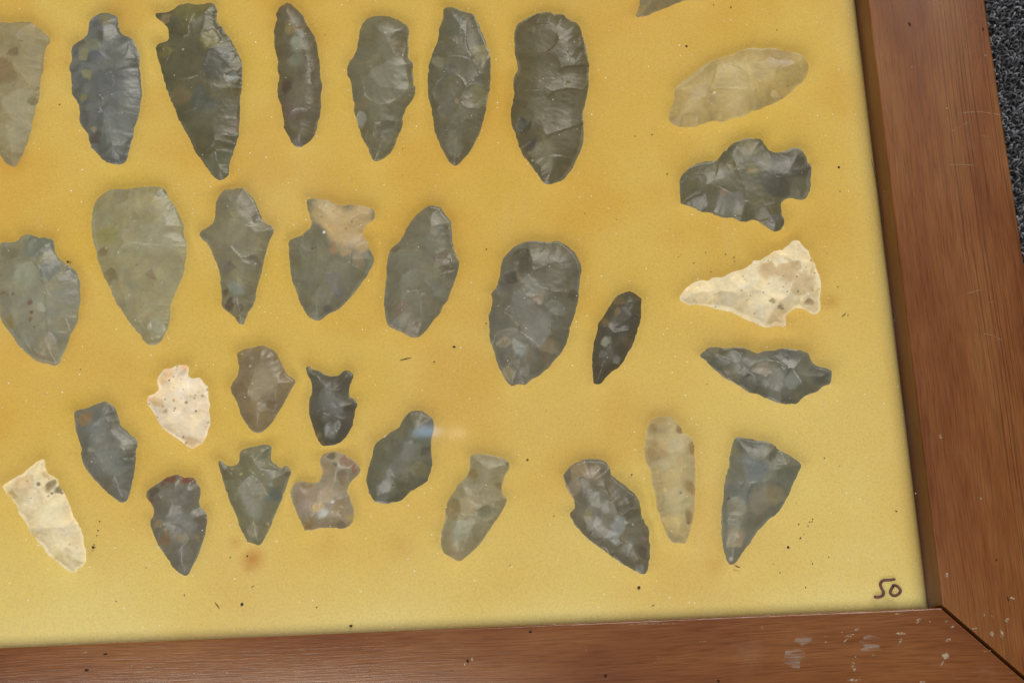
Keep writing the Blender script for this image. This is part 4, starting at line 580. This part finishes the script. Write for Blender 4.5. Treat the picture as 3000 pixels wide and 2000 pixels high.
('arrowhead', 'glossy dark grey point with tan rounded base and pitted right edge', 'arrowhead', [(-106.38, 44.77), (-104.56, 46.78), (-102.41, 48.43), (-99.94, 49.37), (-97.17, 49.6), (-94.44, 49.13), (-92.76, 48.37), (-91.83, 46.58), (-91.27, 44.48), (-89.67, 42.67), (-87.69, 41.38), (-86.08, 39.76), (-84.46, 38.31), (-83.55, 36.55), (-83.17, 34.47), (-82.99, 32.07), (-82.28, 29.99), (-81.38, 28.25), (-80.99, 26.54), (-81.32, 24.18), (-80.95, 22.14), (-81.28, 19.79), (-81.78, 17.46), (-82.09, 15.46), (-83.37, 14.01), (-85.04, 14.25), (-86.97, 15.67), (-89.58, 17.12), (-91.52, 18.54), (-94.09, 20.67), (-96.7, 22.46), (-98.97, 24.25), (-100.56, 26.01), (-102.17, 27.77), (-103.75, 29.88), (-104.68, 31.62), (-104.93, 33.34), (-103.13, 34.98), (-103.21, 36.69), (-104.3, 38.8), (-105.38, 40.92), (-105.96, 43.02)], (88, 80, 62), [(-101.11, 46.98, 3.73, (122, 104, 74)), (-97.08, 45.07, 3.73, (114, 98, 74)), (-103.12, 41.51, 2.71, (118, 104, 84)), (-97.2, 37.13, 2.71, (116, 111, 98)), (-94.29, 34.26, 2.03, (116, 112, 102)), (-88.33, 36.75, 4.4, (72, 66, 50)), (-85.93, 31.51, 3.73, (76, 72, 54)), (-90.86, 28.99, 3.05, (114, 112, 104)), (-96.26, 29.9, 1.69, (118, 116, 104)), (-99.54, 32.09, 1.69, (106, 92, 62)), (-91.79, 24.96, 3.39, (112, 110, 102)), (-88.62, 21.45, 2.71, (108, 105, 92)), (-83.89, 21.25, 2.37, (72, 60, 48)), (-82.65, 24.57, 1.02, (104, 86, 80)), (-93.97, 22.69, 3.05, (88, 82, 66)), (-84.93, 15.92, 1.69, (110, 108, 98)), (-103.25, 32.93, 1.35, (88, 74, 54))], 0, None, 2.9, 0.42, True),
('stone_knife', 'slender cream tan blade with rounded top, standing between two dark points', 'stone knife', [(-79.61, 59.05), (-78.45, 60.77), (-76.31, 61.57), (-73.86, 61.82), (-71.8, 61.38), (-70.19, 59.71), (-68.92, 58.07), (-68.69, 56.47), (-67.16, 56.05), (-66.09, 54.24), (-65.56, 52.11), (-65.61, 49.31), (-65.65, 46.52), (-65.8, 43.74), (-66.01, 40.98), (-66.29, 38.23), (-66.68, 35.49), (-67.06, 32.76), (-67.61, 30.05), (-68.5, 27.37), (-69.36, 25.03), (-70.56, 22.71), (-72.58, 22.96), (-74.61, 23.05), (-75.85, 24.62), (-76.53, 27.03), (-77.21, 29.44), (-77.89, 31.85), (-78.43, 33.93), (-78.77, 36.35), (-79.09, 39.12), (-79.41, 41.89), (-79.56, 44.67), (-80.13, 46.44), (-80.85, 48.56), (-81.0, 51.36), (-80.47, 54.15), (-79.96, 56.59)], (176, 163, 120), [(-75.46, 58.87, 4.14, (148, 128, 82)), (-76.65, 51.88, 4.14, (158, 135, 88)), (-69.62, 57.92, 1.73, (138, 110, 72)), (-66.65, 51.46, 2.42, (142, 118, 72)), (-70.01, 48.1, 2.07, (172, 154, 106)), (-67.95, 38.99, 2.76, (146, 124, 78)), (-68.92, 30.79, 2.07, (138, 118, 74)), (-73.12, 43.36, 3.45, (178, 160, 108)), (-73.2, 28.25, 3.8, (192, 174, 116)), (-71.14, 37.57, 0.48, (116, 98, 66)), (-75.79, 39.67, 2.76, (176, 158, 106)), (-69.42, 28.77, 0.69, (120, 102, 66))], 0.3, None, 3.0, 0.6, False),
('stone_point', 'dark grey triangular point with slanted top and tan tip pointing down', 'stone point', [(-53.28, 54.05), (-51.85, 54.52), (-49.12, 54.05), (-46.42, 53.23), (-43.0, 52.74), (-41.37, 51.61), (-39.8, 49.97), (-37.83, 48.83), (-35.88, 47.53), (-34.28, 46.24), (-33.21, 44.8), (-34.28, 42.76), (-35.51, 40.73), (-36.73, 38.7), (-37.99, 36.34), (-39.21, 34.33), (-40.4, 32.66), (-41.58, 31.0), (-43.41, 29.71), (-45.24, 28.42), (-47.09, 26.8), (-48.97, 24.84), (-50.53, 22.54), (-52.4, 20.59), (-53.9, 18.97), (-55.09, 17.0), (-56.9, 15.57), (-58.07, 15.79), (-58.63, 17.15), (-59.28, 19.53), (-59.53, 22.58), (-59.48, 25.29), (-59.42, 28.0), (-59.2, 30.72), (-58.83, 33.1), (-58.06, 36.16), (-57.63, 39.24), (-56.86, 42.32), (-55.91, 45.41), (-55.31, 48.52), (-54.56, 51.29)], (92, 88, 72), [(-48.32, 51.38, 5.13, (72, 70, 56)), (-41.06, 47.57, 3.42, (76, 71, 54)), (-48.9, 44.77, 4.44, (90, 92, 88)), (-44.75, 44.94, 2.05, (92, 92, 86)), (-52.56, 38.34, 4.44, (86, 84, 76)), (-39.18, 41.92, 3.76, (88, 87, 72)), (-42.53, 35.5, 4.1, (110, 98, 74)), (-47.62, 32.28, 4.1, (104, 96, 78)), (-54.63, 30.19, 4.44, (106, 100, 80)), (-55.22, 23.41, 3.76, (126, 112, 88)), (-54.82, 24.07, 0.82, (150, 128, 104)), (-53.95, 50.22, 2.05, (98, 91, 64)), (-42.28, 51.12, 0.75, (96, 66, 46)), (-56.58, 35.41, 0.68, (58, 54, 44)), (-57.42, 17.44, 0.82, (146, 138, 130))], 0, None, 2.4, 0.42, True)
]


def seg_dist(P, A, B):
    """distance of points P (n,2) to closed polygon with edges A->B (m,2)"""
    best = np.full(len(P), 1e9)
    for a, b in zip(A, B):
        d = b - a
        L2 = float(d @ d) + 1e-12
        t = np.clip(((P - a) @ d) / L2, 0, 1)
        q = P - a - t[:, None] * d
        np.minimum(best, (q * q).sum(1), out=best)
    return np.sqrt(best)


def inside(P, poly):
    x, y = P[:, 0], P[:, 1]
    r = np.zeros(len(P), bool)
    n = len(poly)
    for i in range(n):
        x0, y0 = poly[i]; x1, y1 = poly[i - 1]
        c = (y0 > y) != (y1 > y)
        if y1 != y0:
            r ^= c & (x < (x1 - x0) * (y - y0) / (y1 - y0) + x0)
    return r


def refine(poly, step, rnd, amp):
    """resample an outline and give it the fine scalloped edge of pressure flaking"""
    out = []
    n = len(poly)
    for i in range(n):
        p0, p1, p2, p3 = (np.array(poly[(i + k) % n], float) for k in (-1, 0, 1, 2))
        L = np.linalg.norm(p2 - p1)
        m = max(1, int(round(L / step)))
        nn = np.array([-(p2 - p1)[1], (p2 - p1)[0]]) / (L + 1e-9)
        for k in range(m):
            t = k / m
            c = 0.5 * ((2 * p1) + (-p0 + p2) * t + (2 * p0 - 5 * p1 + 4 * p2 - p3) * t * t + (-p0 + 3 * p1 - 3 * p2 + p3) * t ** 3)
            c = 0.6 * c + 0.4 * (p1 + (p2 - p1) * t)
            scal = 0.16 * noise.noise(Vector((c[0] * .55, c[1] * .55, 11.0))) + 0.10 * noise.noise(Vector((c[0] * 1.3, c[1] * 1.3, 5.0)))
            out.append(c + nn * (rnd.uniform(-amp, amp) + scal))
    return np.array(out)


def make_stone(idx, name, label, cat, poly, base, patches, specks, bands, thick, gloss, carve_zones):
    rnd = random.Random(idx * 17 + 3)
    nr = np.random.RandomState(idx * 7 + 1)
    poly = refine(poly, 0.55, rnd, 0.10)
    ctr = poly.mean(0)
    nb = len(poly)
    lo, hi = poly.min(0), poly.max(0)
    h = 0.35
    gx, gy = np.meshgrid(np.arange(lo[0], hi[0], h), np.arange(lo[1], hi[1], h * 0.87))
    gx = gx + (np.arange(gx.shape[0]) % 2)[:, None] * h * 0.5
    G = np.stack([gx.ravel(), gy.ravel()], 1) + nr.uniform(-.13, .13, (gx.size, 2)) * h
    A, B = poly, np.roll(poly, -1, 0)
    G = G[inside(G, poly)]
    dG = seg_dist(G, A, B)
    keep = dG > 0.26
    G, dG = G[keep], dG[keep]
    pts = [Vector((float(a), float(b))) for a, b in np.vstack([poly, G])]
    vco, _, fcs, ov, _, _ = geometry.delaunay_2d_cdt(pts, [(i, (i + 1) % nb) for i in range(nb)], [], 0, 1e-5)
    P = np.array([(v.x, v.y) for v in vco])
    tri = np.array([f for f in fcs if len(f) == 3])
    tri = tri[inside(P[tri].mean(1), poly)]
    d = seg_dist(P, A, B)
    W = d.max()
    # lens-shaped body
    t = np.clip(d / (W * 0.80), 0, 1)
    thick *= 1.0
    bold = 1.7 if sum(base) > 480 else 1.0
    H = thick * (1 - (1 - t) ** 2.2)
    # flake scars: concave scoops run in from the edge, deepest ones win, so crisp ridges stay between them
    arc = np.concatenate([[0], np.cumsum(np.linalg.norm(B - A, axis=1))])
    carve = np.zeros(len(P)); rip = np.zeros(len(P))
    area2 = 0.5 * np.sum(A[:, 0] * B[:, 1] - B[:, 0] * A[:, 1])
    sgn = 1.0 if area2 > 0 else -1.0
    tilt = np.zeros(len(P))
    def scoop(o, dirv, L, wd, depth, ripple, tl=0.0):
        nonlocal carve, rip, tilt
        q = P - o
        u = q @ dirv
        v = q @ np.array([-dirv[1], dirv[0]])
        f = 1 - ((u - L * 0.42) / (L * 0.58)) ** 2 - (v / wd) ** 2
        c = depth * np.clip(f, 0, 1) ** 0.55
        r_ = np.sqrt(q[:, 0] ** 2 + q[:, 1] ** 2)
        m = c > carve
        carve = np.where(m, c, carve)
        tilt = np.where(m, tl * v, tilt)
        rip = np.where(m, ripple * np.sin(r_ * 3.1 + idx) * np.clip(f, 0, 1), rip)
    def along(s):
        i = int(np.searchsorted(arc, s % arc[-1])) - 1
        i = max(0, min(i, nb - 1))
        j = (i + 4) % nb; k = (i - 4) % nb
        tg = poly[j] - poly[k]
        tg = tg / (np.linalg.norm(tg) + 1e-9)
        return poly[i], np.array([-tg[1], tg[0]]) * sgn
    def turn(v, a):
        return np.array([v[0] * math.cos(a) - v[1] * math.sin(a), v[0] * math.sin(a) + v[1] * math.cos(a)])
    wx = np.array([noise.fractal(Vector((p[0] * .22, p[1] * .22, idx * 3.7)), 1.0, 2.0, 3) for p in P])
    wy = np.array([noise.fractal(Vector((p[0] * .22, p[1] * .22, idx * 3.7 + 50)), 1.0, 2.0, 3) for p in P])
    zones = []
    mid = poly.mean(0)
    for (x, y, r, c) in patches:
        # a colour zone ends where a flake ends: each large one is a flake scar too
        wob = min(r * 0.22, 1.0)
        qx, qy = P[:, 0] - x + wx * wob, P[:, 1] - y + wy * wob
        if r < 0.9:
            zones.append((np.hypot(qx, qy) / r, 0.4, c, 0.92))
            continue
        a0 = math.atan2(y - mid[1], x - mid[0]) + rnd.uniform(-.5, .5)
        u = qx * math.cos(a0) + qy * math.sin(a0)
        v = -qx * math.sin(a0) + qy * math.cos(a0)
        st = rnd.uniform(1.0, 1.35)
        fan = 1.0 + 0.35 * np.clip(u / r, -1, 1)           # narrower where the flake was struck off
        ell = np.sqrt((u / (r * st)) ** 2 + (v * st / r * fan) ** 2)
        dd = ell.copy()
        for m in range(3 if carve_zones else 0):
            am = rnd.uniform(0, math.tau)
            dd = np.maximum(dd, (qx * math.cos(am) + qy * math.sin(am)) / (r * rnd.uniform(.62, .95)))
        e0 = (0.60 if carve_zones else 0.42) + 0.34 * np.cos(np.arctan2(qy, qx) - rnd.uniform(0, math.tau))
        zones.append((dd, e0, c, 0.85))
        if not carve_zones: continue
        dep = rnd.uniform(.14, .28) * bold * thick * min(1.0, r / 2.5)
        cc = dep * np.clip(1.04 - dd, 0, 1) ** 0.5
        mk = cc > carve
        carve = np.where(mk, cc, carve)
        tilt = np.where(mk, rnd.uniform(-.05, .05) * v, tilt)
        rip = np.where(mk, 0.010 * np.sin(np.hypot(u + r * st, v) * 3.3) * np.clip(1.04 - dd, 0, 1), rip)
    for _ in range(rnd.randint(4, 6)):                      # early broad flakes over the face
        o = P[nr.randint(len(P))]
        scoop(o, turn(np.array([1.0, 0]), rnd.uniform(0, math.tau)), rnd.uniform(1.0, 1.9) * W, rnd.uniform(.5, .9) * W, rnd.uniform(.14, .28) * bold * thick, 0.010, rnd.uniform(-.05, .05))
    s = 0.0
    while s < arc[-1]:                                      # main row of scars, uneven in size
        o, nrm = along(s)
        wd = rnd.uniform(1.6, 4.6)
        if rnd.random() < 0.5:
            scoop(o, turn(nrm, rnd.uniform(-.9, .9)), rnd.uniform(.4, 1.3) * W, wd, rnd.uniform(.05, .17) * bold * thick, 0.008, rnd.uniform(-.06, .06))
        s += wd * rnd.uniform(1.0, 1.9)
    s = 0.0
    while s < arc[-1]:                                      # fine edge retouch
        o, nrm = along(s)
        wd = rnd.uniform(0.5, 1.2)
        scoop(o, turn(nrm, rnd.uniform(-.3, .3)), rnd.uniform(0.8, 2.0), wd, rnd.uniform(.03, .08) * thick, 0.0)
        s += wd * rnd.uniform(1.1, 2.6)
    edge = np.clip(d / 0.42, 0, 1)
    fine = np.array([noise.fractal(Vector((p[0] * .55, p[1] * .55, idx * 5.3)), 1.0, 2.0, 3) for p in P])
    top = H - carve * edge + rip * edge + np.clip(tilt, -.12, .12) * edge + (0.13 if bold > 1 else 0.035) * fine * edge
    top = np.maximum(top, 0.03 * edge)
    top = np.where(d < 1e-4, 0.0, np.minimum(top, 2.75))
    bot = -0.42 * H
    nP = len(P)
    Vb = np.column_stack([ctr + (poly - ctr) * 0.97 - ctr, np.full(nb, -0.45)])
    V = np.vstack([np.column_stack([P - ctr, top]), np.column_stack([poly - ctr, np.zeros(nb)]), Vb])
    e1, e2 = P[tri[:, 1]] - P[tri[:, 0]], P[tri[:, 2]] - P[tri[:, 0]]
    flip = (e1[:, 0] * e2[:, 1] - e1[:, 1] * e2[:, 0]) < 0
    tri[flip] = tri[flip][:, ::-1]
    n1, n2 = nP, nP + nb
    F = tri.tolist() + [(n1 + k, n2 + k, n2 + (k + 1) % nb, n1 + (k + 1) % nb) for k in range(nb)] + [tuple(n2 + k for k in range(nb))[::-1]]
    if area2 < 0:
        F[len(tri):] = [tuple(reversed(f)) for f in F[len(tri):]]
    o = mesh_obj(name, V.tolist(), F, stone_material(idx, specks, gloss), None, True)
    o.location = (ctr[0] * MM, ctr[1] * MM, (Z_EDGE + ZO) * MM)
    # stone's own colour zones, with grey flake-scar sheen painted into some
    col = np.tile(np.array(lin(base)), (nP, 1))
    col *= (1 + 0.15 * wx)[:, None]
    col *= np.column_stack([1 + 0.05 * wy, np.ones(nP), 1 - 0.14 * wy])
    if bands:
        bx, by, per, amt = bands
        r_ = np.hypot(P[:, 0] - bx + wx * 2.6, (P[:, 1] - by) + wy * 2.6)
        col *= (1 + amt * np.sin(r_ * math.tau / per))[:, None]
    for (dd, e0, c, amt) in zones:
        k = np.clip((1.04 - dd) / (1.04 - e0), 0, 1)
        k = (k * k * (3 - 2 * k))[:, None] * amt
        col = col * (1 - k) + np.array(lin(c)) * k
    col = np.vstack([col, np.tile(np.array(lin(base)), (2 * nb, 1))]) * (SK * np.array([0.90, 1.0, 1.11]) if sum(base) < 340 else 1.02 * np.array([1.0, 1.0, 1.0]))
    ca = o.data.color_attributes.new('tint', 'FLOAT_COLOR', 'POINT')
    ca.data.foreach_set('color', np.column_stack([np.clip(col, 0.004, 0.85), np.ones(len(col))]).astype(np.float32).ravel())
    tag(o, label, cat, 'stone points set out on the yellow foam')
    return poly


OUT = []
for i, s in enumerate(STONES):
    OUT.append(make_stone(i, *s))

# ------------------------------------------------------------------ foam pad pressed in around the stones
def foam():
    def axis(a, b, fa, fb):
        pts = [a]
        while pts[-1] < b - 1e-6:
            p = pts[-1]
            pts.append(min(b, p + (0.85 if fa - 6 <= p <= fb + 6 else 4.0)))
        return np.array(pts)
    xs = axis(IX0, IX1, -300, 0)
    ys = axis(IY0, IY1, 0, 215)
    X, Y = np.meshgrid(xs, ys)
    P = np.column_stack([X.ravel(), Y.ravel()])
    z = np.zeros(len(P))
    for poly in OUT:
        lo, hi = poly.min(0) - 14, poly.max(0) + 14
        m = np.where((P[:, 0] > lo[0]) & (P[:, 0] < hi[0]) & (P[:, 1] > lo[1]) & (P[:, 1] < hi[1]))[0]
        if not len(m): continue
        pl = poly[::2]
        dd = seg_dist(P[m], pl, np.roll(pl, -1, 0))
        ins = inside(P[m], pl)
        sd = np.where(ins, -dd, dd)
        dz = np.where(sd > 0, -1.90 * np.exp(-np.clip(sd, 0, 50) / 2.1), -1.90 - np.clip(-sd / 2.2, 0, 1) * 0.85)
        z[m] = np.minimum(z[m], dz)
    edge = np.minimum.reduce([IX1 - P[:, 0], P[:, 0] - IX0, P[:, 1] - IY0 + 0.6, IY1 - P[:, 1]])
    z -= 3.2 * np.exp(-np.clip(edge, 0, 99) / 1.3)
    z += np.array([0.16 * noise.noise(Vector((p[0] * .05, p[1] * .05, 1))) + 0.05 * noise.noise(Vector((p[0] * .6, p[1] * .6, 4))) for p in P])
    z += Z_FOAM + ZO
    nx, ny = len(xs), len(ys)
    V = np.column_stack([P, z])
    idx = np.arange(nx * ny).reshape(ny, nx)
    F = np.stack([idx[:-1, :-1], idx[:-1, 1:], idx[1:, 1:], idx[1:, :-1]], -1).reshape(-1, 4)
    ring = list(idx[0, :]) + list(idx[1:, -1]) + list(idx[-1, -2::-1]) + list(idx[-2:0:-1, 0])
    base = len(V)
    Vb = np.column_stack([P[ring], np.full(len(ring), 3.3)])
    V = np.vstack([V, Vb])
    n = len(ring)
    sk = [(ring[k], base + k, base + (k + 1) % n, ring[(k + 1) % n]) for k in range(n)]
    faces = F.tolist() + [tuple(int(q) for q in f) for f in sk] + [tuple(base + k for k in reversed(range(n)))]
    o = mesh_obj('foam_pad', V.tolist(), faces, M_FOAM, None, True)
    st = np.zeros(len(V))
    for (x, y, r, a) in [(-199.59, 23.38, 5.19, 0.85), (-200.65, 21.0, 3.01, 0.6), (-204.53, 28.47, 3.28, 0.35), (-62.5, 15.69, 4.5, 0.25), (-155.96, 25.19, 6.0, 0.3), (-177.28, 27.11, 7.0, 0.3), (-247.39, 202.74, 11.0, 0.35), (-278.57, 154.11, 8.0, 0.35), (-19.07, 95.95, 4.0, 0.4), (-214.47, 192.59, 8.0, 0.2), (-159.22, 198.96, 6.0, 0.2), (-209.27, 140.58, 6.0, 0.2), (-250.97, 67.64, 5.0, 0.3)]:
        q = np.hypot(V[:, 0] - x, V[:, 1] - y) / r
        st = np.maximum(st, a * np.clip(1 - q, 0, 1) ** 1.2)
    at = o.data.attributes.new('stain', 'FLOAT', 'POINT')
    at.data.foreach_set('value', st.astype(np.float32))
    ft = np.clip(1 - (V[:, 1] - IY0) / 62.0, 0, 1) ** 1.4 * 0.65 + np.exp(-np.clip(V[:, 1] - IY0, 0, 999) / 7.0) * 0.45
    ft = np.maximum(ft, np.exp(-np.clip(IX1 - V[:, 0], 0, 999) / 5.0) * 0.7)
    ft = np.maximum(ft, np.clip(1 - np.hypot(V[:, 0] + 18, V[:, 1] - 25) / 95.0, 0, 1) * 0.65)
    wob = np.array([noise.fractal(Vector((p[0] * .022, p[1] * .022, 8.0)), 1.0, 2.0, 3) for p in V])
    fa = o.data.attributes.new('fade_and_light', 'FLOAT', 'POINT')
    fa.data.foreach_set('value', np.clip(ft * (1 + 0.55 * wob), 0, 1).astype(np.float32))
    tag(o, 'aged yellow foam pad under glass with the stone points pressed into it', 'foam pad')


foam()

# ------------------------------------------------------------------ crumbs, fibres and dust
def tube(name, path, r, mat, seed=0):
    V, Fc = [], []
    n = len(path)
    for i, p in enumerate(path):
        a, b = Vector(path[max(i - 1, 0)]), Vector(path[min(i + 1, n - 1)])
        d = (b - a).normalized()
        s = d.cross(Vector((0, 0, 1))).normalized()
        rr = r * (0.4 if i in (0, n - 1) else 1.0)
        for q in range(6):
            th = math.tau * q / 6
            w_ = s * math.cos(th) * rr + Vector((0, 0, 1)) * math.sin(th) * rr
            V.append((p[0] + w_.x, p[1] + w_.y, p[2] + w_.z + ZO))
    for i in range(n - 1):
        for q in range(6):
            a, b = i * 6 + q, i * 6 + (q + 1) % 6
            Fc.append((a, b, b + 6, a + 6))
    Fc += [tuple(reversed(range(6))), tuple((n - 1) * 6 + q for q in range(6))]
    return mesh_obj(name, V, Fc, mat, None, True)


for k, (path, r, red, label, cat) in enumerate([([(-3.04, 141.13, -6.4), (-2.47, 136.55, -6.4), (-1.93, 130.73, -6.4), (-1.66, 125.53, -6.4), (-1.34, 119.79, -6.4)], 0.1, 0, 'long thin dark hair on the glass along the inner edge of the frame', 'hair'), ([(-154.59, 82.4, -10.35), (-152.89, 82.77, -10.35), (-151.2, 83.02, -10.35)], 0.15, 0, 'short dark brown fibre between two grey oval blades', 'fibre'), ([(-56.84, 15.45, -10.28), (-56.16, 15.02, -10.28), (-55.18, 14.68, -10.28)], 0.22, 1, 'rust red fibre touching the tip of the dark triangular point', 'fibre'), ([(-210.55, 11.06, -10.32), (-209.94, 10.34, -10.32), (-209.22, 9.32, -10.32)], 0.18, 1, 'reddish fibre beside a small black crumb near the front rail', 'fibre'), ([(-16.87, 90.51, -10.36), (-16.06, 91.14, -10.36), (-15.47, 91.67, -10.36)], 0.14, 0, 'thin brown splinter beside the base of the cream arrowhead', 'fibre'), ([(-15.04, 90.66, -10.3), (-14.76, 91.31, -10.3)], 0.2, 1, 'short reddish splinter next to a thin brown splinter', 'fibre'), ([(-199.84, 15.09, -10.3), (-199.13, 15.45, -10.3)], 0.2, 0, 'short brown splinter below the rust stain under the barbed arrowhead', 'fibre'), ([(-82.13, 4.65, -10.32), (-81.31, 4.91, -10.32)], 0.18, 0, 'tiny dark splinter below the glossy dark grey point', 'fibre')]):
    o = tube('fibre', [tuple(p) for p in path], r, M_RED if red else M_CRUMB)
    tag(o, label, cat, 'stray fibres lying in the frame')


def crumb(x, y, r, zt, seed, V, Fc):
    rnd = random.Random(seed)
    b0 = len(V)
    ico = [(0, 0, 1)] + [(math.cos(math.tau * k / 5) * .9, math.sin(math.tau * k / 5) * .9, .35) for k in range(5)] + [(math.cos(math.tau * (k + .5) / 5), math.sin(math.tau * (k + .5) / 5), -.3) for k in range(5)] + [(0, 0, -.6)]
    a = rnd.uniform(0, 3.1); e = rnd.uniform(.6, 1.5)
    for (u, v, q) in ico:
        f = rnd.uniform(.7, 1.25) * r
        V.append((x + math.cos(a) * u * f * e - math.sin(a) * v * f, y + math.sin(a) * u * f * e + math.cos(a) * v * f, zt + (q + .5) * f * .7 + ZO))
    for k in range(5):
        n_ = (k + 1) % 5
        Fc += [(b0, b0 + 1 + k, b0 + 1 + n_), (b0 + 1 + k, b0 + 6 + k, b0 + 1 + n_), (b0 + 1 + n_, b0 + 6 + k, b0 + 6 + n_), (b0 + 6 + k, b0 + 11, b0 + 6 + n_)]


for k, (x, y, r, label) in enumerate([(-202.61, 10.23, 0.55, 'black crumb with a thin tail near the front rail'), (-170.63, 2.66, 0.5, 'dark brown crumb touching the front rail edge'), (-116.7, 49.7, 0.32, 'round black crumb between the pale stemmed point and the glossy dark point'), (-247.06, 28.74, 0.45, 'black crumb beside the lower end of the broken cream blade'), (-258.51, 118.85, 0.35, 'black crumb at the shoulder of the broad pale grey point'), (-58.14, 185.15, 0.4, 'brown crumb above the tan oval blade'), (-137.81, 85.95, 0.4, 'brown crumb below the plain grey oval blade'), (-36.43, 22.68, 0.4, 'dark crumb between the dark triangular point and the handwritten number'), (-85.49, 10.15, 0.4, 'brown smudge crumb below the tip of the glossy dark point'), (-12.56, 140.4, 0.4, 'dark crumb beside the broad dark sideways arrowhead'), (-42.34, 198.73, 0.3, 'black crumb between the pale fragment and the tan oval blade'), (-40.35, 20.1, 0.35, 'brown crumb nearest the tip of the dark triangular point')]):
    V, Fc = [], []
    crumb(x, y, r, Z_FOAM, 900 + k, V, Fc)
    tag(mesh_obj('crumb', V, Fc, M_CRUMB), label, 'crumb', 'dark crumbs on the foam')
V, Fc = [], []
rnd = random.Random(77)
for k in range(40):
    crumb(rnd.uniform(-285, -4), rnd.uniform(6, 205), rnd.uniform(.10, .24), Z_FOAM, 2000 + k, V, Fc)
for (x, y, r) in [(-246.18, 32.26, 0.2), (-245.84, 33.77, 0.2), (-245.43, 36.41, 0.2), (-246.89, 29.55, 0.2), (-32.21, 28.11, 0.2), (-33.84, 26.13, 0.2), (-33.21, 27.33, 0.2), (-36.54, 26.76, 0.2), (-35.29, 23.85, 0.2), (-32.49, 27.4, 0.2), (-36.35, 8.08, 0.2), (-33.63, 14.97, 0.2), (-28.58, 16.67, 0.2), (-45.17, 15.36, 0.2), (-43.5, 12.68, 0.2), (-17.01, 100.33, 0.2), (-13.0, 132.09, 0.2), (-48.76, 111.39, 0.2), (-48.66, 110.03, 0.2), (-57.45, 113.36, 0.2), (-61.48, 110.12, 0.2), (-51.26, 112.52, 0.2), (-26.84, 46.42, 0.2), (-22.45, 43.82, 0.2), (-67.69, 140.39, 0.2), (-85.51, 43.78, 0.2), (-98.97, 26.85, 0.2), (-109.51, 32.3, 0.2), (-180.61, 8.41, 0.2), (-219.64, 13.63, 0.2), (-239.71, 12.69, 0.2), (-206.19, 24.08, 0.2), (-126.59, 117.44, 0.2), (-71.67, 154.19, 0.2), (-94.79, 128.14, 0.2)]:
    crumb(x, y, r, Z_FOAM, int(x * 10), V, Fc)
tag(mesh_obj('dirt_specks', V, Fc, M_CRUMB), 'tiny dark specks of dirt scattered over the yellow foam', 'dirt', kind='stuff')
